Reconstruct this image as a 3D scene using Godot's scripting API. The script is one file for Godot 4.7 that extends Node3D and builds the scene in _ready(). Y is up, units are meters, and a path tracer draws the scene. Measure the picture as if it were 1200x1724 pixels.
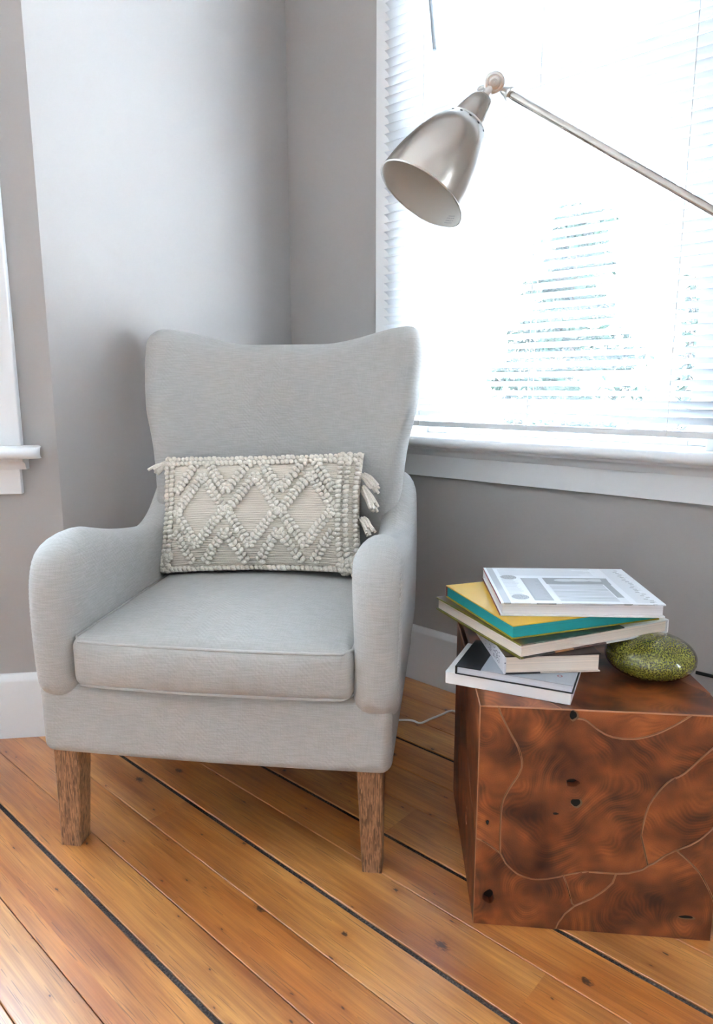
extends Node3D
# A bay corner with a linen wing chair, a teak root cube with books, and a brushed steel reading lamp before a window with a venetian blind.

const R_DIR := Vector3(0.743145, 0, 0.669131)   # along the window wall, towards the room
const N_OUT := Vector3(0.669131, 0, -0.743145)  # out through the window wall
const WALL_OFF := 1.595
const CORNER := Vector3(-0.72, 0, -1.652)       # where the left wall turns into the niche
const L_DIR := Vector3(0.992546, 0, -0.121869)  # along the left wall, to the right
const ROOM_H := 2.7
const CHAIR_AT := Vector3(-0.267, 0, -1.161)
const CHAIR_YAW := -0.13345

var used := {}
var mats := {}
var win_frame: Transform3D
var left_frame: Transform3D
var mid_frame: Transform3D
var noise_a := FastNoiseLite.new()
var noise_b := FastNoiseLite.new()


func _ready() -> void:
	# ---- camera, sky, exposure
	var cam := Camera3D.new()
	cam.name = "camera"
	cam.fov = 73.47
	cam.near = 0.05
	cam.far = 200.0
	cam.transform = Transform3D(Basis(Vector3.RIGHT, deg_to_rad(-10.4)) * Basis(Vector3.BACK, -0.0023), Vector3(0, 0.88, 0))
	add_child(cam)
	cam.current = true
	var env := Environment.new()
	env.background_mode = Environment.BG_SKY
	var sky := Sky.new()
	var sm := ProceduralSkyMaterial.new()
	sm.sky_top_color = Color(0.74, 0.87, 1.0)
	sm.sky_horizon_color = Color(0.90, 0.96, 1.0)
	sm.ground_bottom_color = Color(0.86, 0.90, 0.94)
	sm.ground_horizon_color = Color(0.93, 0.97, 1.0)
	sm.sky_energy_multiplier = 1.0
	sky.sky_material = sm
	env.sky = sky
	env.background_energy_multiplier = 7.0
	env.tonemap_mode = Environment.TONE_MAPPER_LINEAR
	env.tonemap_exposure = 3.9
	env.sdfgi_enabled = true
	env.ssao_enabled = true
	env.ssil_enabled = true
	var we := WorldEnvironment.new()
	we.name = "world_environment"
	we.environment = env
	add_child(we)

	var sun := DirectionalLight3D.new()
	sun.name = "sun"
	sun.light_color = Color(0.93, 0.965, 1.0)
	sun.light_energy = 75.0
	sun.light_angular_distance = 1.0
	sun.shadow_enabled = true
	sun.sky_mode = DirectionalLight3D.SKY_MODE_LIGHT_ONLY
	sun.look_at_from_position(Vector3(-0.5, 0.6, 0.6), Vector3.ZERO)
	add_child(sun)

	win_frame = Transform3D(Basis(R_DIR, Vector3.UP, -N_OUT), N_OUT * WALL_OFF)
	left_frame = Transform3D(Basis(L_DIR, Vector3.UP, Vector3(-L_DIR.z, 0, L_DIR.x)), CORNER)
	var b := win_frame * Vector3(-1.7235, 0, 0)
	var md := (b - CORNER).normalized()
	mid_frame = Transform3D(Basis(md, Vector3.UP, Vector3(-md.z, 0, md.x)), CORNER)
	noise_a.seed = 11
	noise_a.noise_type = FastNoiseLite.TYPE_SIMPLEX_SMOOTH
	noise_a.fractal_type = FastNoiseLite.FRACTAL_FBM
	noise_a.fractal_octaves = 3
	noise_a.frequency = 1.0
	noise_b.seed = 23
	noise_b.noise_type = FastNoiseLite.TYPE_SIMPLEX
	noise_b.fractal_type = FastNoiseLite.FRACTAL_NONE
	noise_b.frequency = 1.0

	make_materials()
	build_room()
	build_windows()
	build_outside()
	build_chair()
	build_table()
	build_pillow()
	build_blind()
	build_lamp()
	build_books()
	build_vase()
	build_cords()


# ------------------------------------------------------------------ nodes

func numbered(called: String) -> String:
	if not used.has(called):
		used[called] = 0
		return called
	used[called] += 1
	return "%s_%03d" % [called, used[called]]


func thing(called: String, label: String, category: String, xf := Transform3D(), group := "", kind := "") -> Node3D:
	var o := Node3D.new()
	o.name = numbered(called)
	o.transform = xf
	add_child(o, true)
	tag(o, label, category, group, kind)
	return o


func tag(o: Node3D, label: String, category: String, group := "", kind := "") -> void:
	o.set_meta("label", label)
	o.set_meta("category", category)
	if group:
		o.set_meta("group", group)
	if kind:
		o.set_meta("kind", kind)


func part(called: String, mesh: Mesh, mat: Material, parent: Node3D, xf := Transform3D()) -> MeshInstance3D:
	var o := MeshInstance3D.new()
	o.name = called
	o.mesh = mesh
	if mat:
		o.material_override = mat
	o.transform = xf
	parent.add_child(o, true)
	return o


func solo(called: String, mesh: Mesh, mat: Material, label: String, category: String, xf := Transform3D(), group := "", kind := "") -> MeshInstance3D:
	var o := part(numbered(called), mesh, mat, self, xf)
	tag(o, label, category, group, kind)
	return o


func at(x: float, y: float, z: float) -> Transform3D:
	return Transform3D(Basis(), Vector3(x, y, z))


# ------------------------------------------------------------------ mesh building

class Shape:
	var v := PackedVector3Array()
	var uv := PackedVector2Array()
	var ix := PackedInt32Array()   # counter-clockwise seen from outside

	func add(p: Vector3, t := Vector2()) -> int:
		v.append(p)
		uv.append(t)
		return v.size() - 1

	func tri(a: int, b: int, c: int) -> void:
		ix.append(a); ix.append(b); ix.append(c)

	func quad(a: Vector3, b: Vector3, c: Vector3, d: Vector3, s := 1.0) -> void:
		var n := v.size()
		var w := (b - a).length() * s
		var h := (d - a).length() * s
		add(a, Vector2(0, 0)); add(b, Vector2(w, 0)); add(c, Vector2(w, h)); add(d, Vector2(0, h))
		tri(n, n + 1, n + 2); tri(n, n + 2, n + 3)

	func box(lo: Vector3, hi: Vector3) -> void:
		var p := func(i: int, j: int, k: int) -> Vector3: return Vector3(hi.x if i else lo.x, hi.y if j else lo.y, hi.z if k else lo.z)
		quad(p.call(0, 0, 1), p.call(1, 0, 1), p.call(1, 1, 1), p.call(0, 1, 1))
		quad(p.call(1, 0, 0), p.call(0, 0, 0), p.call(0, 1, 0), p.call(1, 1, 0))
		quad(p.call(1, 0, 1), p.call(1, 0, 0), p.call(1, 1, 0), p.call(1, 1, 1))
		quad(p.call(0, 0, 0), p.call(0, 0, 1), p.call(0, 1, 1), p.call(0, 1, 0))
		quad(p.call(0, 1, 1), p.call(1, 1, 1), p.call(1, 1, 0), p.call(0, 1, 0))
		quad(p.call(0, 0, 0), p.call(1, 0, 0), p.call(1, 0, 1), p.call(0, 0, 1))

	func grid(pts: Array, wrap := false) -> void:
		# rows of points; the outside is to the left of (row direction x column direction)
		var n := v.size()
		var cols: int = pts[0].size()
		for r in pts.size():
			for c in cols:
				add(pts[r][c], Vector2(float(c) / (cols - 1), float(r) / (pts.size() - 1)))
		for r in pts.size() - 1:
			for c in cols - 1:
				var a := n + r * cols + c
				tri(a, a + 1, a + cols + 1); tri(a, a + cols + 1, a + cols)

	func tube(path: PackedVector3Array, radius, seg := 8, caps := true) -> void:
		var n := path.size()
		var up := Vector3.UP
		var rows := []
		var t0 := (path[1] - path[0]).normalized()
		if absf(t0.dot(up)) > 0.9:
			up = Vector3.RIGHT
		var side := t0.cross(up).normalized()
		for i in n:
			var t := (path[mini(i + 1, n - 1)] - path[maxi(i - 1, 0)]).normalized()
			side = (side - t * side.dot(t)).normalized()
			var nor := side.cross(t)
			var r: float = radius[i] if radius is PackedFloat32Array or radius is Array else radius
			var row := PackedVector3Array()
			for k in seg + 1:
				var a := TAU * k / seg
				row.append(path[i] + (side * cos(a) + nor * sin(a)) * r)
			rows.append(row)
		grid(rows)
		if caps:
			for e in [0, n - 1]:
				var c := add(path[e])
				var first := v.size()
				for k in seg + 1:
					add(rows[e][k])
				for k in seg:
					if e == 0:
						tri(c, first + k + 1, first + k)
					else:
						tri(c, first + k, first + k + 1)

	func lathe(profile: PackedVector2Array, seg := 32) -> void:
		# profile of (radius, height); walks so that outside lies to its right when height grows
		var rows := []
		for p in profile:
			var row := PackedVector3Array()
			for k in seg + 1:
				var a := TAU * k / seg
				row.append(Vector3(cos(a) * p.x, p.y, -sin(a) * p.x))
			rows.append(row)
		grid(rows)

	func ellipsoid(c: Vector3, ax: Vector3, ay: Vector3, az: Vector3, seg := 8, rings := 5) -> void:
		var rows := []
		for r in rings + 1:
			var b := -PI / 2 + PI * r / rings
			var row := PackedVector3Array()
			for k in seg + 1:
				var a := TAU * k / seg
				row.append(c + ax * (cos(a) * cos(b)) + ay * sin(b) - az * (sin(a) * cos(b)))
			rows.append(row)
		grid(rows)

	func moved(xf: Transform3D) -> void:
		for i in v.size():
			v[i] = xf * v[i]

	func mesh(crease := 40.0, into: ArrayMesh = null) -> ArrayMesh:
		var cs := cos(deg_to_rad(crease))
		var tn := ix.size() / 3
		var fn := PackedVector3Array()
		fn.resize(tn)
		var here := {}
		var keys := PackedInt32Array()
		keys.resize(v.size())
		var lists := []
		for i in v.size():
			var k := Vector3i((v[i] * 20000.0).round())
			if not here.has(k):
				here[k] = lists.size()
				lists.append(PackedInt32Array())
			keys[i] = here[k]
		for t in tn:
			var a := v[ix[t * 3]]
			fn[t] = (v[ix[t * 3 + 1]] - a).cross(v[ix[t * 3 + 2]] - a)
			for k in 3:
				lists[keys[ix[t * 3 + k]]].append(t)
		var ov := PackedVector3Array()
		var on := PackedVector3Array()
		var ou := PackedVector2Array()
		var oi := PackedInt32Array()
		if crease >= 179.0:
			var sums := PackedVector3Array()
			for l in lists:
				var s := Vector3()
				for t in l:
					s += fn[t]
				sums.append(s.normalized() if s.length() > 1e-20 else Vector3.UP)
			ov = v; ou = uv
			on.resize(v.size())
			for i in v.size():
				on[i] = sums[keys[i]]
			oi.resize(ix.size())
			for t in tn:
				oi[t * 3] = ix[t * 3]; oi[t * 3 + 1] = ix[t * 3 + 2]; oi[t * 3 + 2] = ix[t * 3 + 1]
		else:
			for t in tn:
				if fn[t].length() < 1e-16:
					continue
				var f := fn[t].normalized()
				for k in [0, 2, 1]:
					var i := ix[t * 3 + k]
					var s := Vector3()
					for o in lists[keys[i]]:
						var g := fn[o]
						if g.length() > 1e-16 and g.normalized().dot(f) > cs:
							s += g
					ov.append(v[i]); on.append(s.normalized() if s.length() > 1e-20 else f); ou.append(uv[i])
					oi.append(ov.size() - 1)
		var arr := []
		arr.resize(Mesh.ARRAY_MAX)
		arr[Mesh.ARRAY_VERTEX] = ov
		arr[Mesh.ARRAY_NORMAL] = on
		arr[Mesh.ARRAY_TEX_UV] = ou
		arr[Mesh.ARRAY_INDEX] = oi
		var m := into if into else ArrayMesh.new()
		m.add_surface_from_arrays(Mesh.PRIMITIVE_TRIANGLES, arr)
		return m


static func coords(h: float, r: float, n: int) -> PackedFloat32Array:
	var out := PackedFloat32Array()
	var k := 3 if n > 1 or r > 0.004 else 2
	for i in k:
		out.append(-h + r - r * tan(PI / 4 * (k - i) / k))
	for i in n + 1:
		out.append(-h + r + (2 * h - 2 * r) * i / n)
	for i in k:
		out.append(h - r + r * tan(PI / 4 * (i + 1) / k))
	return out


func rbox(h: Vector3, r: float, n := Vector3i(1, 1, 1), deform: Variant = null, crease := 180.0) -> ArrayMesh:
	# a box with rounded edges, bent by «deform»
	var s := Shape.new()
	var cc := [coords(h.x, r, n.x), coords(h.y, r, n.y), coords(h.z, r, n.z)]
	var core := h - Vector3(r, r, r)
	for axis in 3:
		var b := (axis + 1) % 3
		var c := (axis + 2) % 3
		for sgn in [-1, 1]:
			var start := s.v.size()
			var nb: int = cc[b].size()
			var nc: int = cc[c].size()
			for i in nb:
				for j in nc:
					var p := Vector3()
					p[axis] = h[axis] * sgn
					p[b] = cc[b][i]
					p[c] = cc[c][j]
					var q := p.clamp(-core, core)
					p = q + (p - q).normalized() * r
					var t := Vector2(p.z, -p.y) if axis == 0 else Vector2(p.x, p.z) if axis == 1 else Vector2(p.x, -p.y)
					if deform != null:
						p = deform.call(p)
					s.add(p, t)
			for i in nb - 1:
				for j in nc - 1:
					var a := start + i * nc + j
					if sgn > 0:
						s.tri(a, a + nc, a + nc + 1); s.tri(a, a + nc + 1, a + 1)
					else:
						s.tri(a, a + nc + 1, a + nc); s.tri(a, a + 1, a + nc + 1)
	return s.mesh(crease)


func block(lo: Vector3, hi: Vector3, r := 0.002) -> ArrayMesh:
	var c := (lo + hi) / 2
	return rbox((hi - lo) / 2, r, Vector3i(1, 1, 1), func(p: Vector3) -> Vector3: return p + c)


static func inset(poly: PackedVector2Array, d: float) -> PackedVector2Array:
	var out := PackedVector2Array()
	var n := poly.size()
	for i in n:
		var a := (poly[i] - poly[(i + n - 1) % n]).normalized()
		var b := (poly[(i + 1) % n] - poly[i]).normalized()
		var na := Vector2(-a.y, a.x)
		var nb := Vector2(-b.y, b.x)
		var m := na + nb
		var k := m.length_squared()
		out.append(poly[i] + (m * (2.0 * d / k) if k > 0.3 else na * d))
	return out


static func ccw2(poly: PackedVector2Array) -> PackedVector2Array:
	var p := poly.duplicate()
	if area2(p) < 0:
		p.reverse()
	return p


static func area2(p: PackedVector2Array) -> float:
	var s := 0.0
	for i in p.size():
		s += p[i].cross(p[(i + 1) % p.size()])
	return s


func prism(poly_in: PackedVector2Array, depth: float, bevel: float, uv_size := Vector2.ONE, hole := PackedVector2Array(), split := false) -> ArrayMesh:
	# polygon in x and y, its face at z = 0, its back at z = -depth; the bevelled rim is a surface of its own when «split»
	var poly := poly_in.duplicate()
	if area2(poly) < 0:
		poly.reverse()
	var top := inset(poly, bevel)
	var face := top
	if hole.size():
		var h := hole.duplicate()
		if area2(h) > 0:
			h.reverse()
		var bi := 0
		var bj := 0
		var best := 1e9
		for i in top.size():
			for j in h.size():
				var d := top[i].distance_squared_to(h[j])
				if d < best:
					best = d; bi = i; bj = j
		face = PackedVector2Array()
		for i in bi + 1:
			face.append(top[i])
		var side := (h[bj] - top[bi]).orthogonal().normalized() * 0.00003
		for j in h.size():
			face.append(h[(bj + j) % h.size()])
		face.append(h[bj] + side)
		face.append(top[bi] + side)
		for i in range(bi + 1, top.size()):
			face.append(top[i])
	var s := Shape.new()
	for p in face:
		s.add(Vector3(p.x, p.y, 0), Vector2(p.x / uv_size.x, 1.0 - p.y / uv_size.y))
	var tris := Geometry2D.triangulate_polygon(face)
	if tris.is_empty() and bevel > 0.00005:
		return prism(poly_in, depth, bevel * 0.5, uv_size, hole, split)
	for t in tris.size() / 3:
		var a := tris[t * 3]
		var b := tris[t * 3 + 1]
		var c := tris[t * 3 + 2]
		if (face[b] - face[a]).cross(face[c] - face[a]) < 0:
			s.tri(a, c, b)
		else:
			s.tri(a, b, c)
	var rim := Shape.new() if split else s
	var rings := [[top, 0.0], [poly, -bevel], [poly, -depth]]
	for k in 2:
		var p0: PackedVector2Array = rings[k][0]
		var p1: PackedVector2Array = rings[k + 1][0]
		for i in p0.size():
			var j := (i + 1) % p0.size()
			var n := rim.v.size()
			for q in [[p0[i], rings[k][1]], [p0[j], rings[k][1]], [p1[j], rings[k + 1][1]], [p1[i], rings[k + 1][1]]]:
				rim.add(Vector3(q[0].x, q[0].y, q[1]), Vector2(q[0].x / uv_size.x, 1.0 - q[0].y / uv_size.y))
			rim.tri(n, n + 2, n + 1); rim.tri(n, n + 3, n + 2)
	if hole.size():
		var h := hole
		for i in h.size():
			var j := (i + 1) % h.size()
			var flip := area2(h) > 0
			var a := h[i] if flip else h[j]
			var b := h[j] if flip else h[i]
			var c := Vector2()
			for q in h:
				c += q / h.size()
			var n := s.v.size()
			s.add(Vector3(a.x, a.y, 0), Vector2(a.x / uv_size.x, 1.0 - a.y / uv_size.y))
			s.add(Vector3(b.x, b.y, 0), Vector2(b.x / uv_size.x, 1.0 - b.y / uv_size.y))
			var b2 := b.lerp(c, 0.15)
			var a2 := a.lerp(c, 0.15)
			s.add(Vector3(b2.x, b2.y, -depth), Vector2(b2.x / uv_size.x, 1.0 - b2.y / uv_size.y))
			s.add(Vector3(a2.x, a2.y, -depth), Vector2(a2.x / uv_size.x, 1.0 - a2.y / uv_size.y))
			s.tri(n, n + 1, n + 2); s.tri(n, n + 2, n + 3)
	if split:
		return rim.mesh(35.0, s.mesh(35.0))
	return s.mesh(35.0)


func moulding(profile: PackedVector2Array, x0: float, x1: float) -> ArrayMesh:
	# profile of (outwards, height), drawn out along x
	var s := Shape.new()
	var p := profile.duplicate()
	if area2(p) < 0:
		p.reverse()
	var n := p.size()
	for i in n:
		var a := p[i]
		var b := p[(i + 1) % n]
		s.quad(Vector3(x1, a.y, a.x), Vector3(x1, b.y, b.x), Vector3(x0, b.y, b.x), Vector3(x0, a.y, a.x))
	var tris := Geometry2D.triangulate_polygon(p)
	for x in [x0, x1]:
		var k := s.v.size()
		for q in p:
			s.add(Vector3(x, q.y, q.x))
		for t in tris.size() / 3:
			var a := tris[t * 3]
			var b := tris[t * 3 + 1]
			var c := tris[t * 3 + 2]
			var pos := (p[b] - p[a]).cross(p[c] - p[a]) > 0
			if pos == (x == x0):
				s.tri(k + a, k + b, k + c)
			else:
				s.tri(k + a, k + c, k + b)
	return s.mesh(35.0)


func curve_at(pts: PackedVector2Array, x: float) -> float:
	# smooth interpolation through points sorted by x
	var n := pts.size()
	if x <= pts[0].x:
		return pts[0].y
	if x >= pts[n - 1].x:
		return pts[n - 1].y
	for i in n - 1:
		if x <= pts[i + 1].x:
			var h := pts[i + 1].x - pts[i].x
			var t := (x - pts[i].x) / h
			var m0 := (pts[i + 1].y - pts[maxi(i - 1, 0)].y) / (pts[i + 1].x - pts[maxi(i - 1, 0)].x) * h
			var m1 := (pts[mini(i + 2, n - 1)].y - pts[i].y) / (pts[mini(i + 2, n - 1)].x - pts[i].x) * h
			return (2 * t * t * t - 3 * t * t + 1) * pts[i].y + (t * t * t - 2 * t * t + t) * m0 + (3 * t * t - 2 * t * t * t) * pts[i + 1].y + (t * t * t - t * t) * m1
	return pts[n - 1].y


func smooth_path(pts: PackedVector3Array, step := 6) -> PackedVector3Array:
	var out := PackedVector3Array()
	var n := pts.size()
	for i in n - 1:
		for k in step:
			out.append(pts[i].cubic_interpolate(pts[i + 1], pts[maxi(i - 1, 0)], pts[mini(i + 2, n - 1)], float(k) / step))
	out.append(pts[n - 1])
	return out


# ------------------------------------------------------------------ textures and materials

func picture(w: int, h: int, data: PackedByteArray) -> ImageTexture:
	return ImageTexture.create_from_image(Image.create_from_data(w, h, false, Image.FORMAT_RGB8, data))


func flat(color: Color, rough := 0.6, metal := 0.0, spec := 0.5) -> StandardMaterial3D:
	var m := StandardMaterial3D.new()
	m.albedo_color = color
	m.roughness = rough
	m.metallic = metal
	m.metallic_specular = spec
	return m


func linen_picture(horizontal: float, vertical: float, sd: float) -> ImageTexture:
	var w := 512
	var d := PackedByteArray()
	d.resize(w * w * 3)
	# periodic streaks: noise on a torus is dear, so blend the last part of each axis with the first
	for y in w:
		for x in w:
			var fx := smoothstep(0.85, 1.0, x / 512.0)
			var hs := lerpf(noise_b.get_noise_2d(x * 0.012 + sd, y * 0.42), noise_b.get_noise_2d((x - w) * 0.012 + sd, y * 0.42), fx)
			var vs := noise_b.get_noise_2d(x * 0.45, y * 0.015 + sd + 40.0)
			var cell := (0.022 if (x + y / 2) % 4 < 2 else -0.022) + (0.012 if y % 2 == 0 else -0.012)
			var g := clampf(0.93 + hs * horizontal + vs * vertical + cell, 0.0, 1.0)
			var i := (y * w + x) * 3
			d[i] = int(g * 255); d[i + 1] = int(clampf(g * 0.995, 0, 1) * 255); d[i + 2] = int(clampf(g * 0.985 + hs * 0.01, 0, 1) * 255)
	return picture(w, w, d)


func weave_picture() -> ImageTexture:
	# herringbone relief
	var w := 256
	var d := PackedByteArray()
	d.resize(w * w * 3)
	for y in w:
		for x in w:
			var col := (x / 16) % 2
			var ph := (x % 16 + y) if col == 0 else (y - x % 16 + 256)
			var g := 0.5 + 0.38 * sin(ph * TAU / 8.0) + 0.12 * noise_b.get_noise_2d(x * 0.6, y * 0.6)
			var i := (y * w + x) * 3
			var q := int(clampf(g, 0, 1) * 255)
			d[i] = q; d[i + 1] = q; d[i + 2] = q
	return picture(w, w, d)


func pine_picture(sd: float) -> ImageTexture:
	# 0.5 m across, 2 m along (the picture's y)
	var w := 512
	var h := 1536
	var rng := RandomNumberGenerator.new()
	rng.seed = int(sd * 100) + 5
	var knots := []
	for k in 74:
		var u := rng.randf()
		knots.append([rng.randf() * 0.5, rng.randf() * 2.0, rng.randf_range(0.0007, 0.0017) if u < 0.72 else rng.randf_range(0.0022, 0.0042) if u < 0.93 else rng.randf_range(0.005, 0.008), 0.3 if u < 0.72 else 0.62])
	var tone := PackedFloat32Array()
	tone.resize(w * h)
	var dark := PackedFloat32Array()
	dark.resize(w * h)
	var red := PackedFloat32Array()
	red.resize(w * h)
	for y in h:
		var py := y / float(h) * 2.0
		for x in w:
			var px := x / float(w) * 0.5
			var warp := noise_a.get_noise_2d(px * 5.0 + sd, py * 0.9) * 0.05
			var g := sin((px + warp) * 470.0 + noise_b.get_noise_2d(px * 22.0, py * 1.5 + sd) * 3.5)
			var streak := noise_b.get_noise_2d(px * 330.0 + sd, py * 6.0)
			var wide := noise_b.get_noise_2d(px * 70.0 + sd, py * 1.6)
			var cloud := noise_a.get_noise_2d(px * 8.0 + sd * 3.0, py * 2.2)
			tone[y * w + x] = 0.58 + g * 0.025 + streak * 0.07 + wide * 0.10 + cloud * 0.34
			red[y * w + x] = clampf(0.25 + noise_a.get_noise_2d(px * 6.0 - sd, py * 1.3) * 0.9, 0.0, 0.8)
			if streak > 0.62 and wide > 0.25:
				dark[y * w + x] = (streak - 0.62) * 1.6
	for kn in knots:
		var kr: float = kn[2]
		var kx: float = kn[0]
		var ky: float = kn[1]
		var reach := kr * 6.0
		for y in range(maxi(0, int((ky - reach * 2.6) / 2.0 * h)), mini(h, int((ky + reach * 2.6) / 2.0 * h))):
			for x in range(maxi(0, int((kx - reach) / 0.5 * w)), mini(w, int((kx + reach) / 0.5 * w))):
				var dx := x / float(w) * 0.5 - kx
				var dy: float = (y / float(h) * 2.0 - ky) * kn[3]
				var dist := sqrt(dx * dx + dy * dy) + noise_b.get_noise_2d(x * 0.25, y * 0.15) * kr * 0.35
				var i := y * w + x
				dark[i] = maxf(dark[i], 1.0 - smoothstep(kr * 0.3, kr * 1.2, dist))
				tone[i] -= 0.22 * exp(-dist / (kr * 1.8))
				red[i] = minf(1.0, red[i] + 0.7 * exp(-dist / (kr * 2.0)))
	var d := PackedByteArray()
	d.resize(w * h * 3)
	var c0 := Color(0.52, 0.29, 0.12)
	var c1 := Color(0.98, 0.73, 0.41)
	var ck := Color(0.20, 0.095, 0.045)
	for i in w * h:
		var c := c0.lerp(c1, clampf(tone[i], 0.0, 1.0))
		c = Color(c.r * (1.0 - red[i] * 0.10), c.g * (1.0 - red[i] * 0.24), c.b * (1.0 - red[i] * 0.42)).lerp(ck, dark[i] * 0.85)
		d[i * 3] = int(c.r * 255); d[i * 3 + 1] = int(c.g * 255); d[i * 3 + 2] = int(c.b * 255)
	return picture(w, h, d)


func burl_picture(w: int, size: Vector2, areas: Array, sd: float) -> ImageTexture:
	# teak root wood: each area is [polygon, ring centre, tone -1..1, ring spacing]
	var h := int(w * size.y / size.x)
	var step := 4
	var gw := w / step + 1
	var gh := h / step + 1
	var which := PackedByteArray()
	which.resize(gw * gh)
	for gy in gh:
		for gx in gw:
			var p := Vector2(gx * step / float(w) * size.x, (1.0 - gy * step / float(h)) * size.y)
			which[gy * gw + gx] = 0
			for k in areas.size():
				if Geometry2D.is_point_in_polygon(p, areas[k][0]):
					which[gy * gw + gx] = k
					break
	var d := PackedByteArray()
	d.resize(w * h * 3)
	var c0 := Color(0.185, 0.085, 0.045)
	var c1 := Color(0.46, 0.24, 0.125)
	var c2 := Color(0.70, 0.40, 0.21)
	for y in h:
		for x in w:
			var a: Array = areas[which[(y / step) * gw + x / step]]
			var p := Vector2(x / float(w) * size.x, (1.0 - y / float(h)) * size.y)
			var q: Vector2 = p - a[1]
			var n1 := noise_b.get_noise_2d(p.x * 6.5 + sd, p.y * 6.5)
			var n2 := noise_b.get_noise_2d(p.x * 21.0 + 7.0 + sd, p.y * 21.0)
			var n4 := noise_a.get_noise_2d(p.x * 11.0 + 3.0, p.y * 11.0 + sd)
			var n3 := noise_b.get_noise_2d(p.x * 420.0, p.y * 420.0 + sd)
			var dist := q.length() + n1 * 0.03 + n2 * 0.004
			var ring := sin(dist / a[3] * TAU * 1.35)
			var ring2 := sin(dist / a[3] * TAU * 0.23 + n1 * 4.0)
			var show := clampf(0.55 + noise_b.get_noise_2d(p.x * 13.0 + 30.0, p.y * 13.0 + sd) * 1.1, 0.1, 1.25)
			var t: float = 0.42 + a[2] * 0.28 + ring * 0.055 * show + ring2 * 0.085 * show + n1 * 0.10 + n2 * 0.05 + n4 * 0.44 + n3 * 0.04 + exp(-q.length() / 0.02) * 0.22
			t = clampf(t, 0.0, 1.0)
			var c := c0.lerp(c1, t * 2.0) if t < 0.5 else c1.lerp(c2, t * 2.0 - 1.0)
			var i := (y * w + x) * 3
			d[i] = int(c.r * 255); d[i + 1] = int(c.g * 255); d[i + 2] = int(c.b * 255)
	return picture(w, h, d)


func grain_picture() -> ImageTexture:
	# grey straight grain, long side along y
	var w := 256
	var h := 512
	var d := PackedByteArray()
	d.resize(w * h * 3)
	for y in h:
		for x in w:
			var n := noise_b.get_noise_2d(x * 0.2, y * 0.004) * 0.5 + noise_b.get_noise_2d(x * 0.5 + 50.0, y * 0.012) * 0.35 + noise_a.get_noise_2d(x * 0.02, y * 0.01) * 0.4
			var g := clampf(0.72 + n * 0.32, 0.0, 1.0)
			var pale := smoothstep(0.45, 0.75, noise_b.get_noise_2d(x * 0.5 + 90.0, y * 0.012))
			var i := (y * w + x) * 3
			d[i] = int(lerpf(g, 1.0, pale) * 255); d[i + 1] = int(lerpf(g, 1.0, pale) * 255); d[i + 2] = int(lerpf(g * 0.96, 1.0, pale) * 255)
	return picture(w, h, d)


func noise_map(freq: float, c0: Color, c1: Color, size := 256, kind := FastNoiseLite.TYPE_SIMPLEX_SMOOTH, normal := false) -> NoiseTexture2D:
	var n := FastNoiseLite.new()
	n.seed = 3
	n.noise_type = kind
	n.frequency = freq
	var t := NoiseTexture2D.new()
	t.width = size
	t.height = size
	t.seamless = true
	t.noise = n
	if normal:
		t.as_normal_map = true
		t.bump_strength = 2.0
	else:
		var g := Gradient.new()
		g.set_color(0, c0)
		g.set_color(1, c1)
		t.color_ramp = g
	return t


func triplanar(m: StandardMaterial3D, s: float, world := false) -> StandardMaterial3D:
	m.uv1_triplanar = true
	m.uv1_world_triplanar = world
	m.uv1_scale = Vector3(s, s, s)
	m.uv1_triplanar_sharpness = 4.0
	return m


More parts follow.
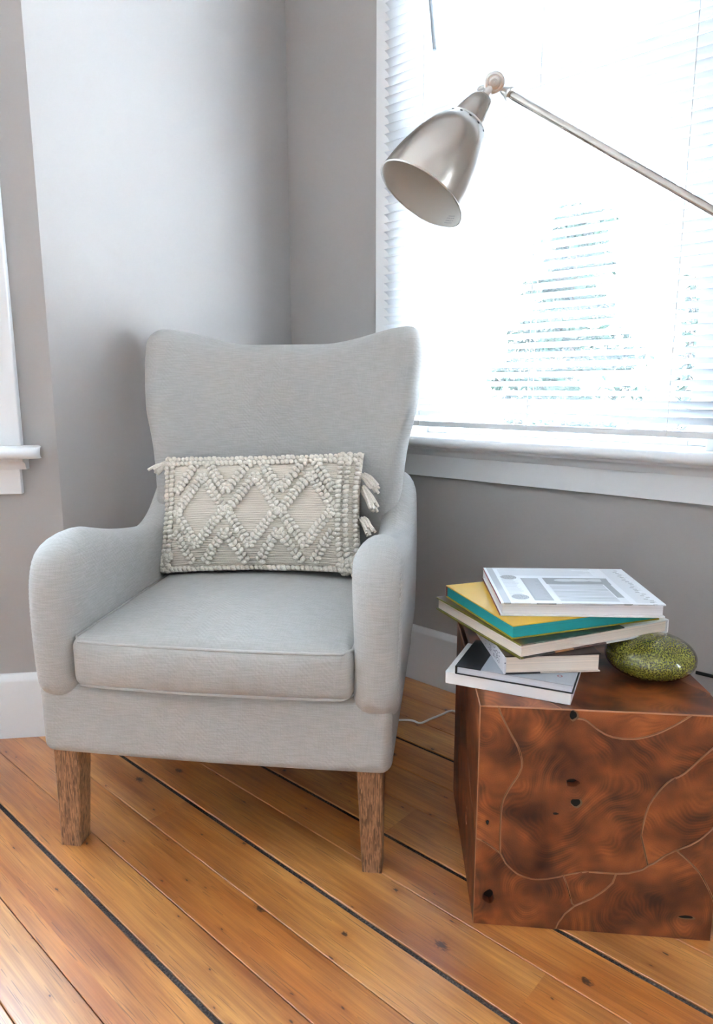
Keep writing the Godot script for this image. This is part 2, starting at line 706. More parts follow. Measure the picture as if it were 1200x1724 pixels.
func make_materials() -> void:
	var wall := triplanar(flat(Color(0.695, 0.678, 0.660), 0.7, 0.0, 0.3), 1.5, true)
	wall.heightmap_enabled = true
	wall.heightmap_texture = noise_map(0.06, Color.BLACK, Color.WHITE)
	wall.heightmap_scale = 0.03
	mats.wall = wall
	mats.white = flat(Color(0.915, 0.915, 0.91), 0.35)
	mats.pale_wall = flat(Color(0.92, 0.915, 0.905), 0.7)
	mats.ceiling = flat(Color(0.945, 0.945, 0.94), 0.8)
	var weave := weave_picture()
	var linen := triplanar(flat(Color(0.755, 0.75, 0.735), 0.95, 0.0, 0.2), 3.2)
	linen.albedo_texture = linen_picture(0.042, 0.022, 0.0)
	linen.rim_enabled = true
	linen.rim = 0.25
	linen.rim_tint = 0.5
	linen.heightmap_enabled = true
	linen.heightmap_texture = weave
	linen.heightmap_scale = 0.03
	mats.linen = linen
	var welt := triplanar(flat(Color(0.80, 0.795, 0.78), 0.95, 0.0, 0.2), 6.0)
	welt.albedo_texture = linen.albedo_texture
	mats.welt = welt
	var leg := triplanar(flat(Color(0.71, 0.51, 0.365), 0.6), 5.0)
	leg.albedo_texture = grain_picture()
	mats.leg = leg
	mats.gap = flat(Color(0.05, 0.04, 0.035), 0.9)
	var fill := triplanar(flat(Color(1, 1, 1), 0.95), 9.0, true)
	fill.albedo_texture = noise_map(0.09, Color(0.05, 0.045, 0.045), Color(0.46, 0.41, 0.38))
	mats.filler = fill
	for k in 6:
		var p := StandardMaterial3D.new()
		p.roughness = 0.42
		p.metallic_specular = 0.65
		p.clearcoat_enabled = true
		p.clearcoat = 1.0
		p.clearcoat_roughness = 0.26
		p.albedo_color = [Color(0.96, 0.94, 0.92), Color(0.90, 0.86, 0.82), Color(0.99, 0.99, 0.99), Color(0.93, 0.88, 0.82), Color(0.97, 0.93, 0.87), Color(0.88, 0.82, 0.76)][k]
		p.albedo_texture = mats.plank_0.albedo_texture if k > 1 and k % 2 == 0 else mats.plank_1.albedo_texture if k > 1 else pine_picture(3.7 + k * 11.0)
		mats["plank_%d" % k] = p
	mats.steel = flat(Color(0.74, 0.715, 0.68), 0.24, 1.0)
	mats.steel.anisotropy_enabled = false
	mats.polished = flat(Color(0.84, 0.83, 0.81), 0.28, 1.0)
	mats.enamel = flat(Color(0.83, 0.82, 0.79), 0.5)
	mats.black = flat(Color(0.02, 0.02, 0.022), 0.5)
	mats.glass = flat(Color(1, 1, 1, 0.04), 0.02)
	mats.glass.transparency = BaseMaterial3D.TRANSPARENCY_ALPHA
	var slat := flat(Color(0.87, 0.875, 0.88), 0.45)
	slat.backlight_enabled = true
	slat.backlight = Color(0.32, 0.32, 0.32)
	mats.slat = slat
	mats.cord_white = flat(Color(0.88, 0.87, 0.85), 0.6)
	mats.grey_wand = flat(Color(0.66, 0.69, 0.71), 0.3)


# ------------------------------------------------------------------ room

func wall_mesh(x0: float, x1: float, openings: Array, thick := 0.16) -> ArrayMesh:
	var s := Shape.new()
	var x := x0
	for o in openings:
		s.box(Vector3(x, -0.05, -thick), Vector3(o[0], ROOM_H, 0))
		s.box(Vector3(o[0], -0.05, -thick), Vector3(o[1], o[2], 0))
		s.box(Vector3(o[0], o[3], -thick), Vector3(o[1], ROOM_H, 0))
		x = o[1]
	s.box(Vector3(x, -0.05, -thick), Vector3(x1, ROOM_H, 0))
	return s.mesh(0.0)


func build_room() -> void:
	var b := win_frame * Vector3(-1.7235, 0, 0)
	var c := win_frame * Vector3(2.2, 0, 0)
	var f := left_frame * Vector3(-2.6, 0, 0)
	var d := Vector3(c.x, 0, 2.6)
	var e := Vector3(f.x, 0, 2.6)
	# floor: sub-floor, one mesh per plank, dark filler in the wide joints
	var room := PackedVector2Array([Vector2(CORNER.x, CORNER.z), Vector2(b.x, b.z), Vector2(c.x, c.z), Vector2(d.x, d.z), Vector2(e.x, e.z), Vector2(f.x, f.z)])
	var grown: PackedVector2Array = Geometry2D.offset_polygon(room, 0.03)[0]
	var fl := thing("floor", "old orange pine floorboards with dark filled joints running towards the corner", "floor", Transform3D(), "", "structure")
	var lay := Transform3D(Basis(Vector3.RIGHT, Vector3.FORWARD, Vector3.UP), Vector3.ZERO)   # (x, y, 0) becomes (x, 0, -y)
	var flipped := PackedVector2Array()
	for p in grown:
		flipped.append(Vector2(p.x, -p.y))
	part("subfloor", prism(flipped, 0.03, 0.001), mats.gap, fl, lay.translated(Vector3(0, -0.021, 0)))
	var rng := RandomNumberGenerator.new()
	rng.seed = 4
	# joints measured across the boards (metres from the point below the lens); true marks a wide dark one
	var joints := [[0.286, 0], [0.370, 0], [0.478, 1], [0.565, 0], [0.660, 0], [0.756, 1], [0.862, 0], [0.953, 1], [1.062, 0], [1.165, 0], [1.270, 1], [1.372, 0], [1.470, 0], [1.62, 0]]
	var q := 0.286
	while q > -3.9:
		q -= rng.randf_range(0.085, 0.115)
		joints.push_front([q, 1 if rng.randf() < 0.3 else 0])
	var ndir := Vector2(N_OUT.x, N_OUT.z)
	var rdir := Vector2(R_DIR.x, R_DIR.z)
	for k in joints.size() - 1:
		var n0: float = joints[k][0] + (0.0044 if joints[k][1] else 0.0007)
		var n1: float = joints[k + 1][0] - (0.0044 if joints[k + 1][1] else 0.0007)
		var strip := PackedVector2Array([ndir * n0 - rdir * 5.0, ndir * n0 + rdir * 5.0, ndir * n1 + rdir * 5.0, ndir * n1 - rdir * 5.0])
		for piece in Geometry2D.intersect_polygons(strip, grown):
			var pl := PackedVector2Array()
			for p in piece:
				pl.append(Vector2(p.x, -p.y))
			var mesh := prism(pl, 0.02, 0.0012)
			# grain runs along the board
			var arr := mesh.surface_get_arrays(0)
			var uvs := PackedVector2Array()
			var shift := Vector2(rng.randf(), rng.randf())
			for vert in arr[Mesh.ARRAY_VERTEX]:
				var pp := Vector2(vert.x, -vert.y)
				uvs.append(Vector2((pp.dot(ndir) - n0) / 0.5, pp.dot(rdir) / 2.0) + shift)
			arr[Mesh.ARRAY_TEX_UV] = uvs
			var m2 := ArrayMesh.new()
			m2.add_surface_from_arrays(Mesh.PRIMITIVE_TRIANGLES, arr)
			part("plank", m2, mats["plank_%d" % rng.randi_range(0, 5)], fl, lay)
		if joints[k + 1][1] and joints[k + 1][0] > -1.0:
			var mid: float = joints[k + 1][0]
			var bed := PackedVector2Array([ndir * (mid - 0.0040) - rdir * 5.0, ndir * (mid - 0.0040) + rdir * 5.0, ndir * (mid + 0.0040) + rdir * 5.0, ndir * (mid + 0.0040) - rdir * 5.0])
			for piece in Geometry2D.intersect_polygons(bed, grown):
				var pl := PackedVector2Array()
				for p in piece:
					pl.append(Vector2(p.x, -p.y))
				part("joint_filler", prism(pl, 0.014, 0.0008), mats.filler, fl, lay.translated(Vector3(0, -0.0022, 0)))

	var low := 0.74
	solo("wall_right", wall_mesh(-1.9, 2.36, [[-1.235, -0.42, low, 2.35]]), mats.wall, "warm grey wall around the window with the blind, behind the lamp", "wall", win_frame, "", "structure")
	solo("wall_left", wall_mesh(-2.76, 0.0, [[-2.30, -1.60, low, 2.35], [-1.25, -0.182, low, 2.35]]), mats.wall, "warm grey wall left of the armchair with a window sill at the frame edge", "wall", left_frame, "", "structure")
	var ml := (b - CORNER).length()
	solo("wall_niche", wall_mesh(0.0, ml + 0.1, []), mats.wall, "pale wall behind the armchair catching the window light", "wall", mid_frame, "", "structure")
	var side_frame := Transform3D(Basis(Vector3(0, 0, -1), Vector3.UP, Vector3(1, 0, 0)), e)
	solo("wall_side", wall_mesh(-0.16, 2.6 - f.z + 0.1, []), mats.pale_wall, "pale side wall, out of the picture", "wall", side_frame, "", "structure")
	var back_frame := Transform3D(Basis(Vector3(-1, 0, 0), Vector3.UP, Vector3(0, 0, -1)), d)
	solo("wall_back", wall_mesh(0.0, d.x - e.x, []), mats.pale_wall, "pale wall facing the armchair, out of the picture", "wall", back_frame, "", "structure")
	var east_frame := Transform3D(Basis(Vector3(0, 0, 1), Vector3.UP, Vector3(-1, 0, 0)), c)
	solo("wall_east", wall_mesh(-0.05, 2.6 - c.z + 0.16, [[0.35, 0.50, 0.75, 2.3]]), mats.pale_wall, "pale end wall with a window, out of the picture", "wall", east_frame, "", "structure")
	var ce := Shape.new()
	ce.box(Vector3(-3.6, ROOM_H, -2.75), Vector3(3.0, ROOM_H + 0.15, 2.9))
	solo("ceiling", ce.mesh(0.0), mats.ceiling, "plain white ceiling above the room", "ceiling", Transform3D(), "", "structure")
	var up := Shape.new()
	up.box(Vector3(-3.6, ROOM_H + 0.16, -1.85), Vector3(-0.5, 8.0, 2.9))
	solo("wall_upper_storey", up.mesh(0.0), mats.pale_wall, "pale upper storey of the house above the room, out of the picture", "wall", Transform3D(), "", "structure")
	# baseboards
	var prof := PackedVector2Array([Vector2(0, 0), Vector2(0.018, 0), Vector2(0.018, 0.150), Vector2(0.014, 0.156), Vector2(0.012, 0.163), Vector2(0.008, 0.168), Vector2(0, 0.168)])
	solo("baseboard_right", moulding(prof, -1.722, 2.2), mats.white, "white baseboard under the window right of the armchair", "baseboard", win_frame, "", "structure")
	solo("baseboard_left", moulding(prof, -2.58, 0.006), mats.white, "white baseboard at the left edge beside the armchair", "baseboard", left_frame, "", "structure")
	solo("baseboard_niche", moulding(prof, -0.006, ml - 0.02), mats.white, "white baseboard hidden behind the armchair", "baseboard", mid_frame, "", "structure")


func window_set(win: Node3D, x0: float, x1: float, stool0: float, stool1: float) -> void:
	# opening x0..x1; everything in the wall's own frame
	var top := 2.35
	var sill := 0.742
	part("casing", block(Vector3(x0 - 0.107, sill, 0.0), Vector3(x0 + 0.003, top + 0.11, 0.021), 0.003), mats.white, win)
	part("casing", block(Vector3(x1 - 0.003, sill, 0.0), Vector3(x1 + 0.107, top + 0.11, 0.021), 0.003), mats.white, win)
	part("casing", block(Vector3(x0 + 0.004, top - 0.003, 0.0), Vector3(x1 - 0.004, top + 0.11, 0.0205), 0.003), mats.white, win)
	part("jamb", block(Vector3(x0 - 0.001, sill, -0.158), Vector3(x0 + 0.005, top, -0.0005), 0.001), mats.white, win)
	part("jamb", block(Vector3(x1 - 0.005, sill, -0.158), Vector3(x1 + 0.001, top, -0.0005), 0.001), mats.white, win)
	part("jamb", block(Vector3(x0 + 0.006, top - 0.005, -0.158), Vector3(x1 - 0.006, top + 0.001, -0.0005), 0.001), mats.white, win)
	# stool with a rounded nose, cut back where it runs into the opening
	var nose := PackedVector2Array()
	nose.append(Vector2(0.0, 0.716))
	for k in 9:
		var a := -PI / 2 + PI * k / 8
		nose.append(Vector2(0.064 + cos(a) * 0.0135, 0.7295 + sin(a) * 0.0135))
	nose.append(Vector2(0.0, 0.743))
	part("stool", moulding(nose, stool0, stool1), mats.white, win)
	part("stool_end", moulding_end(nose, stool1), mats.white, win)
	part("stool_bed", block(Vector3(x0 + 0.001, 0.716, -0.158), Vector3(x1 - 0.001, 0.743, 0.001), 0.001), mats.white, win)
	var bed := PackedVector2Array([Vector2(0, 0.687), Vector2(0.021, 0.687), Vector2(0.024, 0.692), Vector2(0.026, 0.698), Vector2(0.031, 0.7035), Vector2(0.039, 0.706), Vector2(0.041, 0.708), Vector2(0.041, 0.716), Vector2(0, 0.716)])
	part("bed_moulding", moulding(bed, stool0 + 0.025, stool1 - 0.025), mats.white, win)
	part("apron", block(Vector3(stool0 + 0.042, 0.627, 0.0), Vector3(stool1 - 0.042, 0.688, 0.018), 0.002), mats.white, win)
	# lower sash
	var z0 := -0.125
	var z1 := -0.092
	var lower := part("sash", block(Vector3(x0 + 0.006, 0.7435, z0), Vector3(x0 + 0.072, 1.605, z1), 0.003), mats.white, win)
	part("rail", block(Vector3(x1 - 0.072, 0.7435, z0), Vector3(x1 - 0.006, 1.605, z1), 0.003), mats.white, lower)
	part("rail", block(Vector3(x0 + 0.0725, 0.7435, z0), Vector3(x1 - 0.0725, 0.757, z1), 0.002), mats.white, lower)
	part("rail", block(Vector3(x0 + 0.0725, 1.525, z0), Vector3(x1 - 0.0725, 1.605, z1), 0.003), mats.white, lower)
	part("pane", block(Vector3(x0 + 0.0725, 0.757, -0.110), Vector3(x1 - 0.0725, 1.525, -0.107), 0.0005), mats.glass, lower)
	# upper sash
	z0 = -0.158
	z1 = -0.127
	var upper := part("sash", block(Vector3(x0 + 0.006, 1.525, z0), Vector3(x0 + 0.066, top - 0.006, z1), 0.003), mats.white, win)
	part("rail", block(Vector3(x1 - 0.066, 1.525, z0), Vector3(x1 - 0.006, top - 0.006, z1), 0.003), mats.white, upper)
	part("rail", block(Vector3(x0 + 0.0665, 1.525, z0), Vector3(x1 - 0.0665, 1.60, z1), 0.003), mats.white, upper)
	part("rail", block(Vector3(x0 + 0.0665, top - 0.066, z0), Vector3(x1 - 0.0665, top - 0.006, z1), 0.003), mats.white, upper)
	part("pane", block(Vector3(x0 + 0.0665, 1.60, -0.144), Vector3(x1 - 0.0665, top - 0.066, -0.141), 0.0005), mats.glass, upper)


func moulding_end(profile: PackedVector2Array, x: float) -> ArrayMesh:
	# a half-round end return of the stool
	var s := Shape.new()
	var rows := []
	for p in profile:
		var row := PackedVector3Array()
		for k in 9:
			var a := PI / 2 * k / 8
			row.append(Vector3(x + sin(a) * minf(p.x, 0.02) * 0.999, p.y, p.x - minf(p.x, 0.02) + cos(a) * minf(p.x, 0.02)))
		rows.append(row)
	s.grid(rows)
	return s.mesh(50.0)


func build_windows() -> void:
	var w1 := thing("window_1", "white painted sash window with deep sill behind the venetian blind", "window", win_frame, "", "structure")
	window_set(w1, -1.235, -0.42, -1.40, -0.255)
	var w2 := thing("window_2", "white window casing and moulded sill at the left edge of the picture", "window", left_frame, "", "structure")
	window_set(w2, -1.25, -0.182, -1.42, -0.042)



func build_outside() -> void:
	var g := Shape.new()
	g.box(Vector3(-30, -0.75, -40), Vector3(40, -0.6, 30))
	solo("ground", g.mesh(0.0), flat(Color(0.43, 0.435, 0.44), 0.95), "grey gravelled yard outside the window", "ground", Transform3D(), "", "structure")
	var leafy := flat(Color(0.135, 0.24, 0.175), 0.6)
	leafy.vertex_color_use_as_albedo = true
	leafy.backlight_enabled = true
	leafy.backlight = Color(0.25, 0.35, 0.25)
	var bark := flat(Color(0.30, 0.25, 0.21), 0.9)
	tree("conifer", "feathery green conifer outside the window, seen through the blind slats", Vector3(2.15, -0.6, -7.0), 3.35, 1.4, 13000, leafy, bark, 5)
	tree("slim_shrub", "slim young green shrub outside the right end of the window", Vector3(3.32, -0.6, -7.0), 2.7, 0.2, 700, leafy, bark, 6)
	var hs := thing("house", "white painted neighbouring house beyond the window wall, out of the picture", "house", at(5.6, -0.6, -1.0))
	part("wall", block(Vector3(0, 0, -4), Vector3(6, 5.2, 4), 0.01), flat(Color(0.93, 0.94, 0.95), 0.8), hs)
	part("roof", prism(PackedVector2Array([Vector2(-0.4, 5.1), Vector2(6.4, 5.1), Vector2(3, 8.0)]), 8.6, 0.02), flat(Color(0.30, 0.30, 0.32), 0.9), hs, at(0, 0, 4.3))
	var wood := [flat(Color(0.62, 0.45, 0.38), 0.9), flat(Color(0.30, 0.45, 0.33), 0.9), flat(Color(0.48, 0.42, 0.33), 0.9), flat(Color(0.28, 0.29, 0.22), 0.9)]
	var spots := [[1.125, 0.05, "pinkish weathered garden post outside, leftmost below the blind rail"], [1.30, 0.03, "thin green garden stake outside below the blind rail"], [1.50, 0.083, "broad brown garden post outside below the blind rail"], [1.61, 0.024, "thin dark garden stake outside at the right end of the sill"]]
	for k in 4:
		var w: float = spots[k][1]
		solo("garden_post", block(Vector3(-w / 2, -0.6, -w / 2), Vector3(w / 2, 0.66 - 0.01 * k, w / 2), 0.004), wood[k], spots[k][2], "post", at(spots[k][0], 0, -3.2), "garden posts below the window")


func tree(called: String, label: String, where: Vector3, high: float, wide: float, count: int, leafy: Material, bark: Material, sd: int) -> void:
	var t := thing(called, label, "tree", Transform3D(Basis(), where))
	var rng := RandomNumberGenerator.new()
	rng.seed = sd
	var s := Shape.new()
	s.tube(PackedVector3Array([Vector3(0, 0, 0), Vector3(0.02, high * 0.4, 0), Vector3(-0.01, high * 0.75, 0.02), Vector3(0, high * 0.97, 0)]), [0.06 * high / 3.0, 0.045 * high / 3.0, 0.025 * high / 3.0, 0.006], 8)
	part("trunk", s.mesh(60.0), bark, t)
	var br := Shape.new()
	var tips := []
	var tiers := 22
	for k in tiers:
		var y := high * (0.16 + 0.8 * k / tiers)
		var reach := wide * pow(1.0 - y / (high * 1.04), 0.75) * rng.randf_range(0.65, 1.1)
		for j in 5:
			var a := rng.randf() * TAU
			var r := reach * rng.randf_range(0.7, 1.0)
			var tip := Vector3(cos(a) * r, y - r * rng.randf_range(-0.1, 0.3), sin(a) * r)
			br.tube(PackedVector3Array([Vector3(0, y, 0), Vector3(cos(a) * r * 0.5, y + 0.03, sin(a) * r * 0.5), tip]), [0.012, 0.008, 0.003], 5, false)
			tips.append([Vector3(0, y, 0), tip])
	part("branches", br.mesh(60.0), bark, t).set_meta("kind", "stuff")
	var leaf := Shape.new()
	leaf.grid([PackedVector3Array([Vector3(-0.004, 0, 0), Vector3(0, 0.002, 0), Vector3(0.004, 0, 0)]), PackedVector3Array([Vector3(-0.022, 0, 0.04), Vector3(0, 0.008, 0.04), Vector3(0.022, 0, 0.04)]), PackedVector3Array([Vector3(-0.002, -0.01, 0.10), Vector3(0, -0.01, 0.10), Vector3(0.002, -0.01, 0.10)])])
	var mm := MultiMesh.new()
	mm.transform_format = MultiMesh.TRANSFORM_3D
	mm.use_colors = true
	mm.mesh = leaf.mesh(180.0)
	mm.instance_count = count
	for k in count:
		var br2: Array = tips[rng.randi() % tips.size()]
		var f := pow(rng.randf(), 0.6)
		var p: Vector3 = br2[0].lerp(br2[1], f) + Vector3(rng.randfn(0, 0.035), rng.randfn(0, 0.03), rng.randfn(0, 0.035))
		var bs := Basis.from_euler(Vector3(rng.randf_range(-0.6, 0.8), rng.randf() * TAU, rng.randf_range(-0.5, 0.5))).scaled(Vector3.ONE * rng.randf_range(0.7, 1.5))
		mm.set_instance_transform(k, Transform3D(bs, p))
		var g := rng.randf_range(0.6, 1.0)
		mm.set_instance_color(k, Color(g, g, g * rng.randf_range(0.85, 1.0)))
	var mi := MultiMeshInstance3D.new()
	mi.name = "foliage"
	mi.multimesh = mm
	mi.material_override = leafy
	mi.set_meta("kind", "stuff")
	t.add_child(mi, true)


# ------------------------------------------------------------------ armchair

func build_chair() -> void:
	var ch := thing("armchair", "off-white linen wing armchair on tapered wooden legs in the corner", "armchair", Transform3D(Basis(Vector3.UP, CHAIR_YAW), CHAIR_AT))
	# back with softly curved wings
	var half := PackedVector2Array([Vector2(0.28, 0.300), Vector2(0.6, 0.306), Vector2(0.69, 0.313), Vector2(0.75, 0.322), Vector2(0.82, 0.338), Vector2(0.90, 0.350), Vector2(0.95, 0.356), Vector2(1.05, 0.352)])
	var back := rbox(Vector3(0.34, 0.36, 0.05), 0.042, Vector3i(40, 40, 4), func(p: Vector3) -> Vector3:
		var u := p.x / 0.34
		var t := (p.y + 0.36) / 0.72
		var top := 0.985 + 0.040 * smoothstep(0.25, 0.92, absf(u))
		var y := lerpf(0.30, top, t)
		var w := curve_at(half, y)
		var wing := 0.075 * smoothstep(0.45, 1.0, absf(u)) * lerpf(1.0, 0.55, smoothstep(0.8, 1.0, y))
		var puff := 0.012 * (1.0 - u * u) * sin(clampf((y - 0.42) / 0.58, 0, 1) * PI) if p.z > 0 else 0.0
		return Vector3(u * w + 0.002, y, -0.575 - 0.16 * (y - 0.45) + p.z + wing + puff))
	part("back", back, mats.linen, ch)
	# arms: slabs with a rolled front, dipping and sweeping up into the wings
	var ridge := PackedVector2Array([Vector2(-0.60, 0.715), Vector2(-0.53, 0.640), Vector2(-0.48, 0.595), Vector2(-0.43, 0.571), Vector2(-0.38, 0.562), Vector2(-0.30, 0.571), Vector2(-0.20, 0.587), Vector2(-0.10, 0.606), Vector2(-0.03, 0.616), Vector2(0.03, 0.612)])
	for side in [-1.0, 1.0]:
		var xc := -0.2815 if side < 0 else 0.302
		var arm := rbox(Vector3(0.0405, 0.155, 0.31), 0.039, Vector3i(3, 24, 48), func(p: Vector3) -> Vector3:
			var t := (p.y + 0.155) / 0.31
			var s := (0.31 - p.z) / 0.62
			var z := 0.034 - 0.62 * s
			var top := curve_at(ridge, z)
			var y := lerpf(0.288, top, t)
			var rr := 0.105
			var dy := clampf((y - (0.620 - rr)) / rr, 0.0, 1.0)
			z -= rr * (1.0 - sqrt(maxf(0.0, 1.0 - dy * dy))) * (1.0 - smoothstep(0.0, 0.75, s)) * 0.8
			z += 0.008 * sin(clampf(t * 1.3, 0, 1) * PI) * maxf(0.0, 1.0 - s / 0.2)
			z -= 0.034 * smoothstep(0.19, 0.02, t) * maxf(0.0, 1.0 - s / 0.3)
			var thick := 1.0 + 0.10 * smoothstep(0.35, 0.85, t) * (1.0 - s)
			return Vector3(xc + p.x * thick + side * 0.004 * sin(t * PI), y, z))
		part("arm", arm, mats.linen, ch)
		# hand-sewn seam up the front outer edge of the arm
		var st := Shape.new()
		for k in 30:
			var tt := 0.04 + 0.80 * k / 29.0
			var yy := 0.330 + 0.282 * tt
			var thick := 1.0 + 0.10 * smoothstep(0.35, 0.85, tt)
			var xx: float = xc + side * (0.0362 * thick + 0.004 * sin(tt * PI))
			var zz := 0.0105 + 0.008 * sin(clampf(tt * 1.3, 0, 1) * PI)
			var dy := clampf((yy - 0.515) / 0.105, 0.0, 1.0)
			zz -= 0.105 * (1.0 - sqrt(maxf(0.0, 1.0 - dy * dy))) * 0.8
			st.ellipsoid(Vector3(xx, yy, zz), Vector3(0.0022, 0.0010, 0), Vector3(0, 0.0042, 0.0), Vector3(0, 0, 0.0022), 6, 4)
		part("stitching", st.mesh(180.0), mats.welt, ch)
	var rail := rbox(Vector3(0.328, 0.0705, 0.31), 0.022, Vector3i(12, 6, 12), func(p: Vector3) -> Vector3:
		var sag := -0.004 * cos(p.x / 0.328 * PI / 2) if p.y < 0 else 0.0
		return Vector3(p.x + 0.005, p.y + 0.2755 + sag, p.z - 0.288))
	part("seat_rail", rail, mats.linen, ch)
	var cu := rbox(Vector3(0.2545, 0.0475, 0.262), 0.020, Vector3i(28, 6, 28), func(p: Vector3) -> Vector3:
		var u := clampf(p.x / 0.2545, -1, 1)
		var v := clampf(p.z / 0.262, -1, 1)
		var crown := 0.018 * (1 - u * u) * (1 - v * v * v * v) if p.y > 0 else 0.0
		var bulge := 0.012 * (1.0 - u * u * u * u) * (1.0 - pow(p.y / 0.0475, 2.0)) * maxf(0.0, v)
		return Vector3(p.x + 0.0115, p.y + 0.3935 + crown, p.z - 0.226 + bulge + 0.006 * (1 - u * u) * maxf(0.0, v)))
	var cushion := part("seat_cushion", cu, mats.linen, ch)
	for yy in [0.4345, 0.3520]:
		var path := PackedVector3Array()
		for k in 33:
			var u := -1.0 + 2.0 * k / 32
			var z := 0.0315 + 0.006 * (1 - u * u) + 0.004 * (1.0 - pow(u, 4.0))
			var x := 0.0115 + u * 0.2525
			if absf(u) > 0.93:
				z -= 0.02 * pow((absf(u) - 0.93) / 0.07, 2.0)
			path.append(Vector3(x, yy, z))
		path.insert(0, Vector3(0.0115 - 0.2535, yy, -0.05))
		path.insert(0, Vector3(0.0115 - 0.2535, yy, -0.42))
		path.append(Vector3(0.0115 + 0.2535, yy, -0.05))
		path.append(Vector3(0.0115 + 0.2535, yy, -0.42))
		var pp := Shape.new()
		pp.tube(path, 0.0030, 8)
		part("piping", pp.mesh(60.0), mats.welt, cushion)
	# tapered square legs
	for spec in [[-0.314, -0.262, -0.314, -0.274, 0.001, 0.0], [0.268, 0.316, 0.278, 0.3145, 0.001, 0.0], [-0.31, -0.26, -0.30, -0.262, -0.53, -0.06], [0.265, 0.315, 0.262, 0.30, -0.53, -0.06]]:
		var s := Shape.new()
		var lo := [Vector3(spec[2], 0, spec[4] + spec[5]), Vector3(spec[3], 0, spec[4] + spec[5]), Vector3(spec[3], 0, spec[4] + spec[5] - 0.040), Vector3(spec[2], 0, spec[4] + spec[5] - 0.040)]
		var hi := [Vector3(spec[0], 0.215, spec[4]), Vector3(spec[1], 0.215, spec[4]), Vector3(spec[1], 0.215, spec[4] - 0.05), Vector3(spec[0], 0.215, spec[4] - 0.05)]
		var ch4 := 0.0025
		var ring := func(q: Array) -> PackedVector3Array:
			var out := PackedVector3Array()
			for i in 4:
				out.append(q[i].move_toward(q[(i + 3) % 4], ch4))
				out.append(q[i].move_toward(q[(i + 1) % 4], ch4))
			out.append(out[0])
			return out
		s.grid([ring.call(lo), ring.call(hi)])
		var n := s.v.size()
		for q in lo:
			s.add(q)
		s.tri(n, n + 2, n + 1); s.tri(n, n + 3, n + 2)
		part("leg", s.mesh(25.0), mats.leg, ch)
	part("care_tag", block(Vector3(-0.005, -0.004, -0.0005), Vector3(0.005, 0.004, 0.0005), 0.0004), mats.cord_white, ch, Transform3D(Basis(), Vector3(-0.3265, 0.443, -0.004)))


# ------------------------------------------------------------------ cushion on the chair

const PW := 0.242
const PH := 0.140

func pillow_face(a: float, b: float) -> Vector3:
	# a and b run from -1 to 1 over the front
	var z := 0.055 * pow(maxf(0.0, (1.0 - pow(absf(a), 3.0)) * (1.0 - pow(absf(b), 3.0))), 0.55)
	var pinch_x := 1.0 - 0.045 * (1.0 - b * b)
	var pinch_y := 1.0 - 0.05 * (1.0 - a * a)
	return Vector3(a * PW * (pinch_x + 0.0), b * PH * pinch_y, z)


